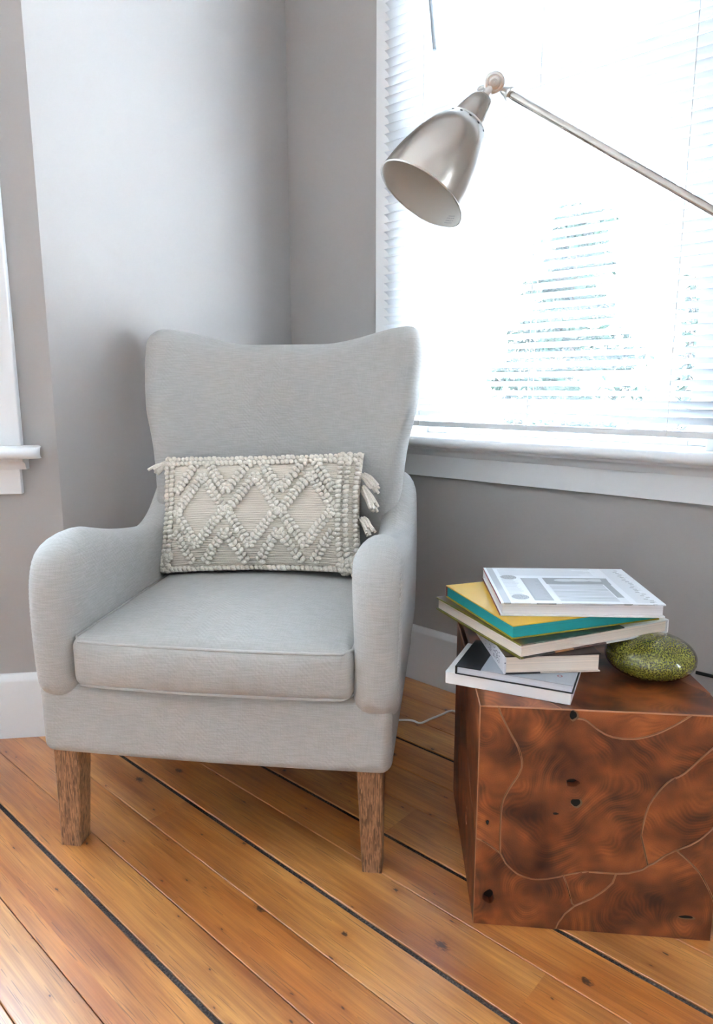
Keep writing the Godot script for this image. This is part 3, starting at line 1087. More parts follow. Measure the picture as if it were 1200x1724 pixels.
func build_pillow() -> void:
	var local := Transform3D(Basis(Vector3.BACK, 0.035) * Basis(Vector3.RIGHT, -0.33), Vector3(-0.012, 0.585, -0.425))
	var xf := Transform3D(Basis(Vector3.UP, CHAIR_YAW), CHAIR_AT) * local
	var pl := thing("lumbar_pillow", "cream woven lumbar pillow with tufted diamond pattern on the armchair seat", "pillow", xf)
	var yarn := triplanar(flat(Color(0.985, 0.95, 0.90), 0.95, 0.0, 0.2), 30.0)
	yarn.albedo_texture = noise_map(0.05, Color(0.86, 0.85, 0.83), Color(1, 1, 1), 128)
	yarn.rim_enabled = true
	yarn.rim = 0.3
	var rib := PackedByteArray()
	var n := 256
	rib.resize(n * n * 3)
	for y in n:
		for x in n:
			var g := 0.55 + 0.35 * sin(y * TAU / 12.8) * (0.75 + 0.25 * sin(x * TAU / 9.1 + (PI if (y / 13) % 2 else 0.0))) + 0.1 * noise_b.get_noise_2d(x * 0.3, y * 0.3)
			var i := (y * n + x) * 3
			for k in 3:
				rib[i + k] = int(clampf(g, 0, 1) * 255)
	var cloth := flat(Color(0.885, 0.84, 0.775), 0.95, 0.0, 0.2)
	cloth.heightmap_enabled = true
	cloth.heightmap_texture = picture(n, n, rib)
	cloth.heightmap_scale = 0.22
	cloth.uv1_scale = Vector3(4.2, 2.6, 1)
	var s := Shape.new()
	for face in [1, -1]:
		var rows := []
		for r in 31:
			var row := PackedVector3Array()
			for c in 45:
				var p := pillow_face(-1.0 + 2.0 * c / 44 * 1.0, (-1.0 + 2.0 * r / 30) * face)
				p.z *= face
				row.append(p)
			rows.append(row)
		s.grid(rows)
	var cover := part("cover", s.mesh(180.0), cloth, pl)
	# tufted loops
	var rng := RandomNumberGenerator.new()
	rng.seed = 8
	var loops := Shape.new()
	var bead := func(sh: Shape, a: float, b: float, along: Vector2, rad: float) -> void:
		var p := pillow_face(a, b)
		var ex := 0.02
		var du := (pillow_face(minf(a + ex, 0.999), b) - pillow_face(maxf(a - ex, -0.999), b)).normalized()
		var dv := (pillow_face(a, minf(b + ex, 0.999)) - pillow_face(a, maxf(b - ex, -0.999))).normalized()
		var nn := du.cross(dv).normalized()
		var t := (du * along.x + dv * along.y).normalized()
		var w := nn.cross(t)
		var rr := rad * rng.randf_range(0.85, 1.15)
		sh.ellipsoid(p + nn * rr * 0.75 + du * rng.randf_range(-0.0008, 0.0008), t * rr * 0.92, w * rr * 1.2, nn * rr * 1.05, 8, 6)
	var run := func(sh: Shape, a: Vector2, b: Vector2, rad: float, twist: float) -> void:
		# a row of loops lying across the line a-b
		var len := Vector2((b.x - a.x) * PW, (b.y - a.y) * PH).length()
		var cnt := maxi(2, int(len / (rad * 1.72)))
		var dir := Vector2((b.x - a.x) * PW, (b.y - a.y) * PH).normalized().rotated(twist)
		for k in cnt + 1:
			var q := a.lerp(b, float(k) / cnt)
			if absf(q.x) < 0.99 and absf(q.y) < 0.99:
				bead.call(sh, q.x, q.y, dir, rad)
	var rad := 0.0060
	var double := func(sh: Shape, a: Vector2, b: Vector2, twist: float) -> void:
		# two rows side by side
		var d := Vector2((b.x - a.x) * PW, (b.y - a.y) * PH).normalized()
		var off := Vector2(-d.y / PW, d.x / PH) * 0.0053
		run.call(sh, a + off, b + off, rad, twist)
		run.call(sh, a - off, b - off, rad, -twist)
	for c in [-0.57, -0.03, 0.51]:
		var top := Vector2(c + 0.02, 0.60)
		var right := Vector2(c + 0.255, 0.03)
		var bottom := Vector2(c - 0.02, -0.56)
		var left := Vector2(c - 0.255, -0.01)
		double.call(loops, top, right, 0.5)
		double.call(loops, right, bottom, 0.5)
		double.call(loops, bottom, left, 0.5)
		double.call(loops, left, top, 0.5)
	for c in [-0.84, -0.30, 0.24, 0.76]:
		for sg in [1.0, -1.0]:
			for d in [-1.0, 1.0]:
				var far: float = c + d * 0.20
				if far < -0.86 or far > 0.78:
					continue
				double.call(loops, Vector2(c + d * 0.01, sg * 0.36), Vector2(far, sg * 0.82), 0.5)
	part("tufted_loops", loops.mesh(180.0), yarn, cover).set_meta("kind", "stuff")
	var border := Shape.new()
	for b in [0.93, 0.85]:
		run.call(border, Vector2(-0.93, b), Vector2(0.97, b), 0.0064, 0.9)
	run.call(border, Vector2(-0.9, -0.93), Vector2(0.97, -0.93), 0.0062, 0.9)
	for a in [-0.965, -0.90, 0.80, 0.87, 0.955]:
		run.call(border, Vector2(a, -0.95), Vector2(a, 0.95), 0.0062, 0.5)
	part("border_rows", border.mesh(180.0), yarn, cover).set_meta("kind", "stuff")
	for spec in [[-0.97, -0.80, 14], [0.80, -0.88, 12]]:
		var bob := Shape.new()
		for k in int(spec[2]) * 2:
			bead.call(bob, clampf(spec[0] + rng.randf_range(-0.02, 0.13) * (1.0 if spec[0] < 0 else 1.0), -0.985, 0.985), clampf(spec[1] + rng.randf_range(-0.16, 0.14), -0.985, 0.9), Vector2.from_angle(rng.randf() * TAU), 0.0068)
		part("bobble_cluster", bob.mesh(180.0), yarn, cover).set_meta("kind", "stuff")
	# yarn tassels at the corners and the right edge
	for spec in [[Vector3(-PW * 0.97, PH * 0.90, 0.0), Vector3(-0.75, -0.42, 0.25), 0.036], [Vector3(PW * 0.98, PH * 0.42, -0.006), Vector3(0.45, -0.85, 0.2), 0.055], [Vector3(PW * 0.985, PH * 0.62, -0.006), Vector3(0.6, -0.7, 0.1), 0.04], [Vector3(PW * 0.98, -PH * 0.12, 0.0), Vector3(0.55, -0.7, 0.3), 0.035], [Vector3(-PW * 0.97, -PH * 0.62, 0.004), Vector3(-0.45, -0.75, 0.3), 0.04]]:
		var ts := Shape.new()
		var dir: Vector3 = spec[1].normalized()
		var long: float = spec[2]
		for k in 16:
			var off := Vector3(rng.randf_range(-1, 1), rng.randf_range(-1, 1), rng.randf_range(-1, 1)) * 0.006
			var spread := Vector3(rng.randf_range(-1, 1), rng.randf_range(-1, 1), rng.randf_range(-1, 1)) * 0.007
			var p0: Vector3 = spec[0] + off
			ts.tube(smooth_path(PackedVector3Array([p0, p0 + dir * long * 0.5 + spread * 0.6 + Vector3(0, 0.004, 0), p0 + dir * long * rng.randf_range(0.85, 1.1) + spread]), 4), 0.0036, 6)
		part("tassel", ts.mesh(60.0), yarn, pl)


# ------------------------------------------------------------------ teak cube

func build_table() -> void:
	var fl := Vector3(0.192, 0, -0.999)
	var xd := Vector3(0.99461, 0, 0.10368)
	var back := Vector3(0.0535, 0, -0.99857) * 0.386
	var w := 0.378
	var h := 0.389
	var tb := thing("side_table", "dark brown teak root cube table made of interlocking wood pieces", "table", Transform3D(Basis(), fl))
	var core := Shape.new()
	var ins := 0.0115
	var c4 := [xd * ins + back * 0.03, xd * (w - ins) + back * 0.03, xd * (w - ins) + back * 0.97, xd * ins + back * 0.97]
	var up := Vector3.UP * (h - ins)
	for i in 4:
		var j := (i + 1) % 4
		core.quad(c4[i], c4[j], c4[j] + up, c4[i] + up)
	core.quad(c4[0] + up, c4[1] + up, c4[2] + up, c4[3] + up)
	core.quad(c4[3], c4[2], c4[1], c4[0])
	part("core", core.mesh(0.0), flat(Color(0.07, 0.045, 0.035), 0.8), tb)
	var pale := flat(Color(0.62, 0.43, 0.30), 0.5)
	var size := Vector2(w, h)
	# front: seams measured on the face, in metres from its lower left corner
	var s1 := [Vector2(0.0282, 0.389), Vector2(0.0348, 0.372), Vector2(0.048, 0.3458), Vector2(0.0613, 0.3214), Vector2(0.0682, 0.2965), Vector2(0.0648, 0.2767), Vector2(0.0516, 0.2521), Vector2(0.0417, 0.2295), Vector2(0.0389, 0.2072), Vector2(0.0386, 0.1747), Vector2(0.0397, 0.1337)]
	var s2a := [Vector2(0.0494, 0.1158), Vector2(0.0682, 0.0986), Vector2(0.0903, 0.0911), Vector2(0.1085, 0.0913), Vector2(0.1334, 0.0975), Vector2(0.1415, 0.101)]
	var s2b := [Vector2(0.1545, 0.1054), Vector2(0.1757, 0.1104), Vector2(0.1969, 0.1108), Vector2(0.2235, 0.1108)]
	var s2c := [Vector2(0.2427, 0.1132), Vector2(0.2632, 0.1213), Vector2(0.2714, 0.1289)]
	var s2d := [Vector2(0.2797, 0.1336), Vector2(0.2959, 0.149), Vector2(0.3124, 0.1595)]
	var s2e := [Vector2(0.3321, 0.1697), Vector2(0.3481, 0.1828), Vector2(0.3634, 0.2017), Vector2(w, 0.222)]
	var s4 := [Vector2(0.1486, 0.0821), Vector2(0.1574, 0.0514), Vector2(0.1612, 0.0467)]
	var s5a := [Vector2(0.2192, 0.094), Vector2(0.206, 0.0785), Vector2(0.1891, 0.0633)]
	var s5b := [Vector2(0.1476, 0.0316), Vector2(0.1376, 0.0137), Vector2(0.1328, 0.0)]
	var s6 := [Vector2(0.3308, 0.1436), Vector2(0.3497, 0.1229), Vector2(0.3617, 0.1035), Vector2(0.3742, 0.078), Vector2(w, 0.066)]
	var s7 := [Vector2(0.1394, 0.389), Vector2(0.147, 0.3757), Vector2(0.1609, 0.3727), Vector2(0.1823, 0.3567), Vector2(0.2033, 0.3465), Vector2(0.2339, 0.3451), Vector2(0.2636, 0.3535), Vector2(0.2893, 0.368), Vector2(0.304, 0.3785), Vector2(0.317, 0.389)]
	var s8 := [Vector2(0.2571, 0.1823), Vector2(0.2655, 0.2343), Vector2(0.2898, 0.2748), Vector2(0.3137, 0.2917), Vector2(0.3517, 0.3357), Vector2(w, 0.352)]
	for seam in [s1, s2a, s2b, s2c, s2e, s5a, s6, s7, s8]:
		var fine := []
		for i in seam.size() - 1:
			for q in 4:
				fine.append(seam[i].cubic_interpolate(seam[i + 1], seam[maxi(i - 1, 0)], seam[mini(i + 2, seam.size() - 1)], q / 4.0))
		fine.append(seam[seam.size() - 1])
		seam.assign(fine)
	var poly := func(lists: Array) -> PackedVector2Array:
		var out := PackedVector2Array()
		for l in lists:
			for p in l:
				if out.is_empty() or out[out.size() - 1].distance_to(p) > 0.0004:
					out.append(p)
		return out
	var rev := func(l: Array) -> Array:
		var r := l.duplicate()
		r.reverse()
		return r
	var rs7: Array = rev.call(s7)
	var areas := [
		[poly.call([s1, s2a, s2b, s2c, s8, [Vector2(w, 0.389)], rs7]), Vector2(0.148, 0.262), 0.0, 0.0085],
		[poly.call([[Vector2(0, 0.389)], s1, [Vector2(0.0154, 0.1518), Vector2(0, 0.1584)]]), Vector2(0.018, 0.345), 0.15, 0.008],
		[poly.call([s7]), Vector2(0.22, 0.41), 0.75, 0.010],
		[poly.call([[Vector2(0.2714, 0.1289)], s2d, s2e, rev.call(s8)]), Vector2(0.37, 0.30), 0.45, 0.012],
		[poly.call([[Vector2(0, 0.1584), Vector2(0.0154, 0.1518), Vector2(0.0397, 0.1337)], s2a, s4, s5b, [Vector2(0, 0)]]), Vector2(0.085, 0.055), 0.0, 0.009],
		[poly.call([[Vector2(0.1415, 0.101)], s2b, s5a, rev.call(s4)]), Vector2(0.19, 0.09), -0.1, 0.007],
		[poly.call([[Vector2(0.2235, 0.1108)], s2c, s2d, s6, [Vector2(w, 0), Vector2(0.1328, 0)], rev.call(s5b), [Vector2(0.1612, 0.0467)], rev.call(s5a)]), Vector2(0.335, 0.04), 0.0, 0.0075],
		[poly.call([[Vector2(0.3124, 0.1595)], s2e, rev.call(s6)]), Vector2(0.42, 0.13), 0.25, 0.009],
	]
	var front := flat(Color.WHITE, 0.42)
	front.albedo_texture = burl_picture(900, size, areas, 1.0)
	var face := Transform3D(Basis(xd, Vector3.UP, Vector3(-xd.z, 0, xd.x)), Vector3.ZERO)
	var blob := func(c: Vector2, rx: float, ry: float, sd: int) -> PackedVector2Array:
		var out := PackedVector2Array()
		for k in 14:
			var a := TAU * k / 14
			var q := 1.0 + 0.10 * sin(a + sd) + 0.09 * sin(a * 3.0 + sd * 2.0) + 0.05 * sin(a * 5.0 + sd)
			out.append(c + Vector2(cos(a) * rx, sin(a) * ry) * q)
		return out
	var holes := {0: blob.call(Vector2(0.1465, 0.2655), 0.0105, 0.0068, 1), 4: blob.call(Vector2(0.0233, 0.0537), 0.0095, 0.0125, 2)}
	for k in areas.size():
		var mesh := prism(Geometry2D.offset_polygon(ccw2(areas[k][0]), -0.0005, Geometry2D.JOIN_MITER)[0], 0.011, 0.0012, size, holes.get(k, PackedVector2Array()), true)
		mesh.surface_set_material(0, front)
		mesh.surface_set_material(1, pale)
		part("wood_piece", mesh, null, tb, face)
	# small checks and knots that sit in the pieces
	var pit := flat(Color(0.05, 0.04, 0.04), 0.9)
	var rimw := flat(Color(0.45, 0.36, 0.29), 0.8)
	for kn in [[Vector2(0.1537, 0.2329), 0.0075, 0.0062, 3], [Vector2(0.1425, 0.3805), 0.0055, 0.007, 4], [Vector2(0.3374, 0.0418), 0.011, 0.0026, 5], [Vector2(0.0179, 0.1875), 0.0022, 0.0042, 6], [Vector2(0.124, 0.2105), 0.0045, 0.002, 7]]:
		part("knot_hole", prism(blob.call(kn[0], kn[1], kn[2], kn[3]), 0.001, 0.0002), pit, tb, face.translated_local(Vector3(0, 0, 0.0003)))
		if kn[3] < 6:
			part("knot_rim", prism(blob.call(kn[0] + Vector2(0.0016, -0.001), kn[1] * 1.25, kn[2] * 1.3, kn[3] + 0), 0.001, 0.0002), rimw, tb, face.translated_local(Vector3(0, 0, 0.0001)))
	# left side
	var bl := back.length()
	var bd := back.normalized()
	var lsize := Vector2(bl, h)
	var lface := Transform3D(Basis(-bd, Vector3.UP, Vector3(bd.z, 0, -bd.x)), back)   # x runs from the back to the front
	var q1 := [Vector2(0.197, 0.389), Vector2(0.215, 0.25), Vector2(0.30, 0.188), Vector2(0.357, 0.172), Vector2(bl, 0.166)]
	var q2 := [Vector2(0.10, 0.389), Vector2(0.125, 0.26), Vector2(0.09, 0.13), Vector2(0.12, 0.0)]
	var left_areas := [
		[poly.call([[Vector2(bl, 0.389)], q1.slice(0, 5)]), Vector2(0.36, 0.36), 0.15, 0.007],
		[poly.call([q1, [Vector2(bl, 0)], rev.call(q2)]), Vector2(0.25, 0.09), -0.15, 0.008],
		[poly.call([q2, [Vector2(0, 0), Vector2(0, 0.389)]]), Vector2(0.03, 0.2), -0.25, 0.008],
	]
	var leftm := flat(Color.WHITE, 0.45)
	leftm.albedo_texture = burl_picture(512, lsize, left_areas, 5.0)
	for k in 3:
		var hole: PackedVector2Array = blob.call(Vector2(0.250, 0.105), 0.012, 0.016, 5) if k == 1 else PackedVector2Array()
		var mesh := prism(left_areas[k][0], 0.010, 0.0011, lsize, hole, true)
		mesh.surface_set_material(0, leftm)
		mesh.surface_set_material(1, pale)
		part("wood_piece", mesh, null, tb, lface)
	# top, a parallelogram: x along the front, y towards the back (the face leans with the cube's plan)
	var bx := back.dot(xd)
	var by := sqrt(bl * bl - bx * bx)
	var tsize := Vector2(0.40, 0.39)
	var tface := Transform3D(Basis(xd, Vector3(xd.z, 0, -xd.x), Vector3.UP), Vector3.UP * h)
	var skew := func(u: float, v: float) -> Vector2: return Vector2(0.001 + u * (w - 0.002) + v * bx, 0.001 + v * (by - 0.002))
	var t1 := [skew.call(0.33, 0.0), skew.call(0.25, 0.12), skew.call(0.05, 0.30), skew.call(0.0, 0.36)]
	var t2 := [skew.call(1.0, 0.20), skew.call(0.93, 0.33), skew.call(0.80, 0.50), skew.call(0.74, 0.72), skew.call(0.78, 1.0)]
	var top_areas := [
		[poly.call([t1, [skew.call(0.0, 1.0)], rev.call(t2), [skew.call(1.0, 0.0)]]), Vector2(0.23, 0.15), 0.12, 0.009],
		[poly.call([[skew.call(0.0, 0.0)], t1]), Vector2(0.0, 0.0), 0.7, 0.008],
		[poly.call([t2, [skew.call(1.0, 1.0)]]), Vector2(0.42, 0.30), 0.65, 0.010],
	]
	var topm := flat(Color.WHITE, 0.30)
	topm.albedo_texture = burl_picture(512, tsize, top_areas, 9.0)
	for k in 3:
		var mesh := prism(top_areas[k][0], 0.010, 0.0009, tsize, PackedVector2Array(), true)
		mesh.surface_set_material(0, topm)
		mesh.surface_set_material(1, pale)
		part("wood_piece", mesh, null, tb, tface)
	# right and back sides
	var side := flat(Color.WHITE, 0.45)
	side.albedo_texture = leftm.albedo_texture
	var rface := Transform3D(Basis(bd, Vector3.UP, Vector3(-bd.z, 0, bd.x)), xd * w)
	part("wood_piece", prism(PackedVector2Array([Vector2(0.002, 0), Vector2(bl, 0), Vector2(bl, h - 0.002), Vector2(0.002, h - 0.002)]), 0.010, 0.0011, lsize), side, tb, rface)
	var bface := Transform3D(Basis(-xd, Vector3.UP, Vector3(xd.z, 0, -xd.x)), back + xd * w)
	part("wood_piece", prism(PackedVector2Array([Vector2(0.002, 0), Vector2(w - 0.002, 0), Vector2(w - 0.002, h - 0.002), Vector2(0.002, h - 0.002)]), 0.010, 0.0011, lsize), side, tb, bface)


# ------------------------------------------------------------------ blind

func build_blind() -> void:
	var bl := thing("venetian_blind", "white narrow-slat venetian blind hanging over the window behind the lamp", "blind", win_frame)
	var x0 := -1.280
	var x1 := -0.372
	var zc := 0.047
	var s := Shape.new()
	var under := []
	var over := []
	for k in 7:
		var t := -1.0 + 2.0 * k / 6
		over.append(Vector2(t * 0.0125, 0.0024 * (1 - t * t)))
		under.append(Vector2(t * 0.0125, 0.0024 * (1 - t * t) - 0.0005))
	var rows := []
	var loop := over.duplicate()
	under.reverse()
	loop.append_array(under)
	loop.append(loop[0])
	for x in [x1, x0]:
		var row := PackedVector3Array()
		for p in loop:
			row.append(Vector3(x, p.y, p.x))
		rows.append(row)
	s.grid(rows)
	var mesh := s.mesh(50.0)
	var y := 0.806
	var k := 0
	while y < 2.38:
		var tilt := deg_to_rad(-28.0)
		if k < 3:
			tilt = deg_to_rad(-40.0)
		part("slat", mesh, mats.slat, bl, Transform3D(Basis(Vector3.RIGHT, tilt), Vector3(0, y, zc)))
		y += 0.0170 if k < 2 else 0.0226
		k += 1
	var rail := rbox(Vector3((x1 - x0) / 2, 0.0075, 0.0125), 0.003, Vector3i(1, 1, 1), func(p: Vector3) -> Vector3: return p + Vector3((x0 + x1) / 2, 0.778, zc))
	part("bottom_rail", rail, mats.white, bl)
	part("head_rail", block(Vector3(x0, 2.39, zc - 0.02), Vector3(x1, 2.43, zc + 0.02), 0.003), mats.white, bl)
	part("bracket", block(Vector3(x0 + 0.05, 2.40, 0.021), Vector3(x0 + 0.09, 2.425, zc - 0.019), 0.002), mats.white, bl)
	part("bracket", block(Vector3(x1 - 0.09, 2.40, 0.021), Vector3(x1 - 0.05, 2.425, zc - 0.019), 0.002), mats.white, bl)
	for x in [-1.150, -0.822, -0.492]:
		for dz in [-0.013, 0.013]:
			var c := Shape.new()
			c.tube(PackedVector3Array([Vector3(x, 0.775, zc + dz), Vector3(x, 1.6, zc + dz), Vector3(x, 2.40, zc + dz)]), 0.0009, 6)
			part("ladder_cord", c.mesh(60.0), mats.cord_white, bl)
	var w := Shape.new()
	w.tube(PackedVector3Array([Vector3(-1.195, 2.39, zc + 0.022), Vector3(-1.195, 2.36, zc + 0.024), Vector3(-1.106, 1.695, zc + 0.028)]), 0.0045, 8)
	part("tilt_wand", w.mesh(60.0), mats.grey_wand, bl)


# ------------------------------------------------------------------ lamp

func frame_along(from: Vector3, axis: Vector3, toward: Vector3) -> Transform3D:
	# y along the axis, z as near «toward» as it goes
	var y := axis.normalized()
	var x := y.cross(toward).normalized()
	return Transform3D(Basis(x, y, x.cross(y)), from)


func build_lamp() -> void:
	var mouth := Vector3(0.1165, 1.2151, -1.3055)
	var cap := Vector3(0.2288, 1.3862, -1.3370)
	var joint := Vector3(0.2474, 1.4117, -1.3416)
	var rod0 := Vector3(0.2764, 1.3908, -1.3378)
	var rod1 := Vector3(0.5414, 1.1413, -1.1090)
	var pole := rod0.lerp(rod1, 1.6)
	var eye := Vector3(0, 0.88, 0)
	var lp := thing("floor_lamp", "brushed steel reading lamp with bell shade hanging before the window blind", "lamp", at(pole.x, 0, pole.z))
	var home := Transform3D(Basis(), -lp.position)
	var length := (cap - mouth).length()
	var rm := 0.0845
	var sf := home * frame_along(mouth, cap - mouth, eye - mouth)
	# shade: outer bell and white inside, open at the mouth
	var bell := PackedVector2Array([Vector2(0.0, 1.0), Vector2(0.08, 0.985), Vector2(0.2, 0.95), Vector2(0.35, 0.870), Vector2(0.5, 0.755), Vector2(0.6, 0.650), Vector2(0.68, 0.520), Vector2(0.72, 0.435)])
	var outer := Shape.new()
	var prof := PackedVector2Array()
	for k in 25:
		var t := 0.72 * k / 24
		prof.append(Vector2(curve_at(bell, t) * rm, t * length))
	outer.lathe(prof, 64)
	var shade := part("shade", outer.mesh(60.0), mats.steel, lp, sf)
	var inner := Shape.new()
	var iprof := PackedVector2Array()
	for k in 25:
		var t := 0.72 * (1.0 - k / 24.0)
		iprof.append(Vector2(maxf(curve_at(bell, t) * rm - 0.0012, 0.001), t * length))
	iprof.insert(0, Vector2(0.0005, 0.72 * length))
	inner.lathe(iprof, 64)
	part("shade_lining", inner.mesh(60.0), mats.enamel, shade)
	var rim := Shape.new()
	var ring := PackedVector3Array()
	for k in 65:
		ring.append(Vector3(cos(TAU * k / 64) * (rm - 0.0003), 0.0, -sin(TAU * k / 64) * (rm - 0.0003)))
	rim.tube(ring, 0.0016, 8, false)
	part("rim", rim.mesh(60.0), mats.polished, shade)
	# ring of vent holes under the cap
	var vent := Shape.new()
	vent.lathe(PackedVector2Array([Vector2(0.435 * rm, 0.715 * length), Vector2(0.445 * rm, 0.722 * length), Vector2(0.425 * rm, 0.735 * length), Vector2(0.39 * rm, 0.738 * length)]), 48)
	part("vent_ring", vent.mesh(40.0), mats.polished, shade)
	var holes := Shape.new()
	for k in 14:
		var a := TAU * (k + 0.35) / 14
		var r := 0.489 * rm
		var nrm := Vector3(cos(a) * 0.62, 0.78, -sin(a) * 0.62)
		var tan := Vector3(-sin(a), 0, -cos(a))
		var dn := nrm.cross(tan)
		holes.ellipsoid(Vector3(cos(a) * r, 0.696 * length, -sin(a) * r), tan * 0.0029, nrm * 0.0009, dn * 0.0021, 12, 4)
	part("vent_hole", holes.mesh(180.0), mats.black, shade).set_meta("kind", "stuff")
	var capm := Shape.new()
	var cprof := PackedVector2Array()
	for q in [Vector2(0.385, 0.735), Vector2(0.372, 0.77), Vector2(0.350, 0.82), Vector2(0.315, 0.88), Vector2(0.268, 0.94), Vector2(0.235, 0.972), Vector2(0.20, 0.99), Vector2(0.13, 1.003), Vector2(0.0, 1.006)]:
		cprof.append(Vector2(q.x * rm, q.y * length))
	capm.lathe(cprof, 48)
	part("cap", capm.mesh(50.0), mats.steel, lp, sf)
	# warning sticker inside the mouth: lines of small print bent round the lining
	var font := SystemFont.new()
	font.font_names = PackedStringArray(["Droid Sans"])
	var ink := flat(Color(0.25, 0.30, 0.42), 0.6)
	var lines := ["CAUTION: RISK", "OF FIRE. USE 40W", "OR SMALLER TYPE", "A15 MAX 40 WATT"]
	var words := Shape.new()
	for i in 4:
		var tm := TextMesh.new()
		tm.font = font
		tm.text = lines[i]
		tm.font_size = 16
		tm.pixel_size = 0.00016
		tm.depth = 0.0
		tm.curve_step = 2.0
		var arr := tm.get_mesh_arrays()
		var vs: PackedVector3Array = arr[Mesh.ARRAY_VERTEX]
		var ids: PackedInt32Array = arr[Mesh.ARRAY_INDEX]
		var base := words.v.size()
		for p in vs:
			var hgt := 0.0075 + 0.0046 * (3 - i) + p.y
			var rr := curve_at(bell, hgt / length) * rm - 0.0017
			var a := 0.56 - p.x / rr
			words.add(Vector3(cos(a) * rr, hgt, -sin(a) * rr))
		for j in ids.size() / 3:
			words.tri(base + ids[j * 3], base + ids[j * 3 + 1], base + ids[j * 3 + 2])
	part("sticker_print", words.mesh(180.0), ink, shade)
	# joint: disc with rings, fork below, collar to the rod
	var jf := home * frame_along(joint, (eye - joint), Vector3.UP)
	var disc := Shape.new()
	disc.lathe(PackedVector2Array([Vector2(0.0, -0.011), Vector2(0.0165, -0.011), Vector2(0.018, -0.0095), Vector2(0.018, 0.0095), Vector2(0.0165, 0.011), Vector2(0.013, 0.0115), Vector2(0.0125, 0.0095), Vector2(0.0105, 0.0095), Vector2(0.0098, 0.0125), Vector2(0.006, 0.013), Vector2(0.0055, 0.0115), Vector2(0.0035, 0.0115), Vector2(0.0028, 0.0155), Vector2(0.0, 0.0165)]), 40)
	var jd := part("joint", disc.mesh(35.0), mats.polished, lp, jf)
	var neck := Shape.new()
	neck.lathe(PackedVector2Array([Vector2(0.0085, -0.016), Vector2(0.0095, -0.010), Vector2(0.0085, -0.006), Vector2(0.0065, 0.0), Vector2(0.0075, 0.010), Vector2(0.0085, 0.018)]), 24)
	part("neck", neck.mesh(40.0), mats.polished, lp, home * frame_along(cap.lerp(joint, 0.35), joint - cap, eye - cap))
	var wing := Shape.new()
	wing.tube(PackedVector3Array([Vector3(0, 0, 0), Vector3(-0.012, -0.002, 0), Vector3(-0.016, -0.004, 0)]), [0.0055, 0.0042, 0.0015], 10)
	part("thumb_screw", wing.mesh(50.0), mats.polished, jd, Transform3D(jf.basis.inverse(), Vector3()) * Transform3D(Basis(), Vector3(-0.0135, -0.007, -0.003)))
	var rd := (rod1 - rod0).normalized()
	var collar := Shape.new()
	collar.lathe(PackedVector2Array([Vector2(0.0, -0.020), Vector2(0.0065, -0.020), Vector2(0.0078, -0.014), Vector2(0.0095, -0.008), Vector2(0.0120, -0.003), Vector2(0.0125, 0.0), Vector2(0.0118, 0.002), Vector2(0.0, 0.0025)]), 28)
	part("collar", collar.mesh(40.0), mats.polished, lp, home * frame_along(rod0, rd, eye - rod0))
	var arm := Shape.new()
	arm.tube(PackedVector3Array([rod0 - lp.position, rod1 - lp.position, pole - lp.position]), 0.0068, 20)
	part("arm", arm.mesh(60.0), mats.steel, lp)
	# the stand, beyond the right edge of the picture
	var stand := Shape.new()
	stand.tube(PackedVector3Array([Vector3(0, 0.02, 0), Vector3(0, 0.5, 0), Vector3(0, pole.y + 0.03, 0)]), 0.0085, 20)
	part("pole", stand.mesh(60.0), mats.steel, lp)
	var foot := Shape.new()
	foot.lathe(PackedVector2Array([Vector2(0.0, 0.0), Vector2(0.108, 0.0), Vector2(0.112, 0.004), Vector2(0.112, 0.014), Vector2(0.106, 0.020), Vector2(0.03, 0.026), Vector2(0.014, 0.034), Vector2(0.0, 0.036)]), 48)
	part("base", foot.mesh(35.0), mats.steel, lp)
	var kn := Shape.new()
	kn.lathe(PackedVector2Array([Vector2(0.0, -0.014), Vector2(0.016, -0.014), Vector2(0.018, -0.011), Vector2(0.018, 0.011), Vector2(0.016, 0.014), Vector2(0.0, 0.014)]), 32)
	part("pivot", kn.mesh(35.0), mats.polished, lp, home * frame_along(pole, Vector3(0.4, 0, 1), Vector3.UP))


# ------------------------------------------------------------------ books

func cover_mat(w: float, d: float, tex: Texture2D, rough := 0.4) -> StandardMaterial3D:
	var m := flat(Color.WHITE, rough)
	m.albedo_texture = tex
	m.uv1_scale = Vector3(1.0 / w, 1.0 / d, 1)
	m.uv1_offset = Vector3(0.5, 0.5, 0)
	return m


func page_mat(c: Color) -> StandardMaterial3D:
	var m := triplanar(flat(Color.WHITE, 0.85, 0.0, 0.2), 1.0)
	var im := Image.create(64, 256, false, Image.FORMAT_RGB8)
	var rng := RandomNumberGenerator.new()
	rng.seed = 12
	for y in 256:
		var k := rng.randf_range(0.86, 1.0)
		im.fill_rect(Rect2i(0, y, 64, 1), Color(c.r * k, c.g * k, c.b * k))
	m.albedo_texture = ImageTexture.create_from_image(im)
	m.uv1_scale = Vector3(4, 8, 4)
	return m


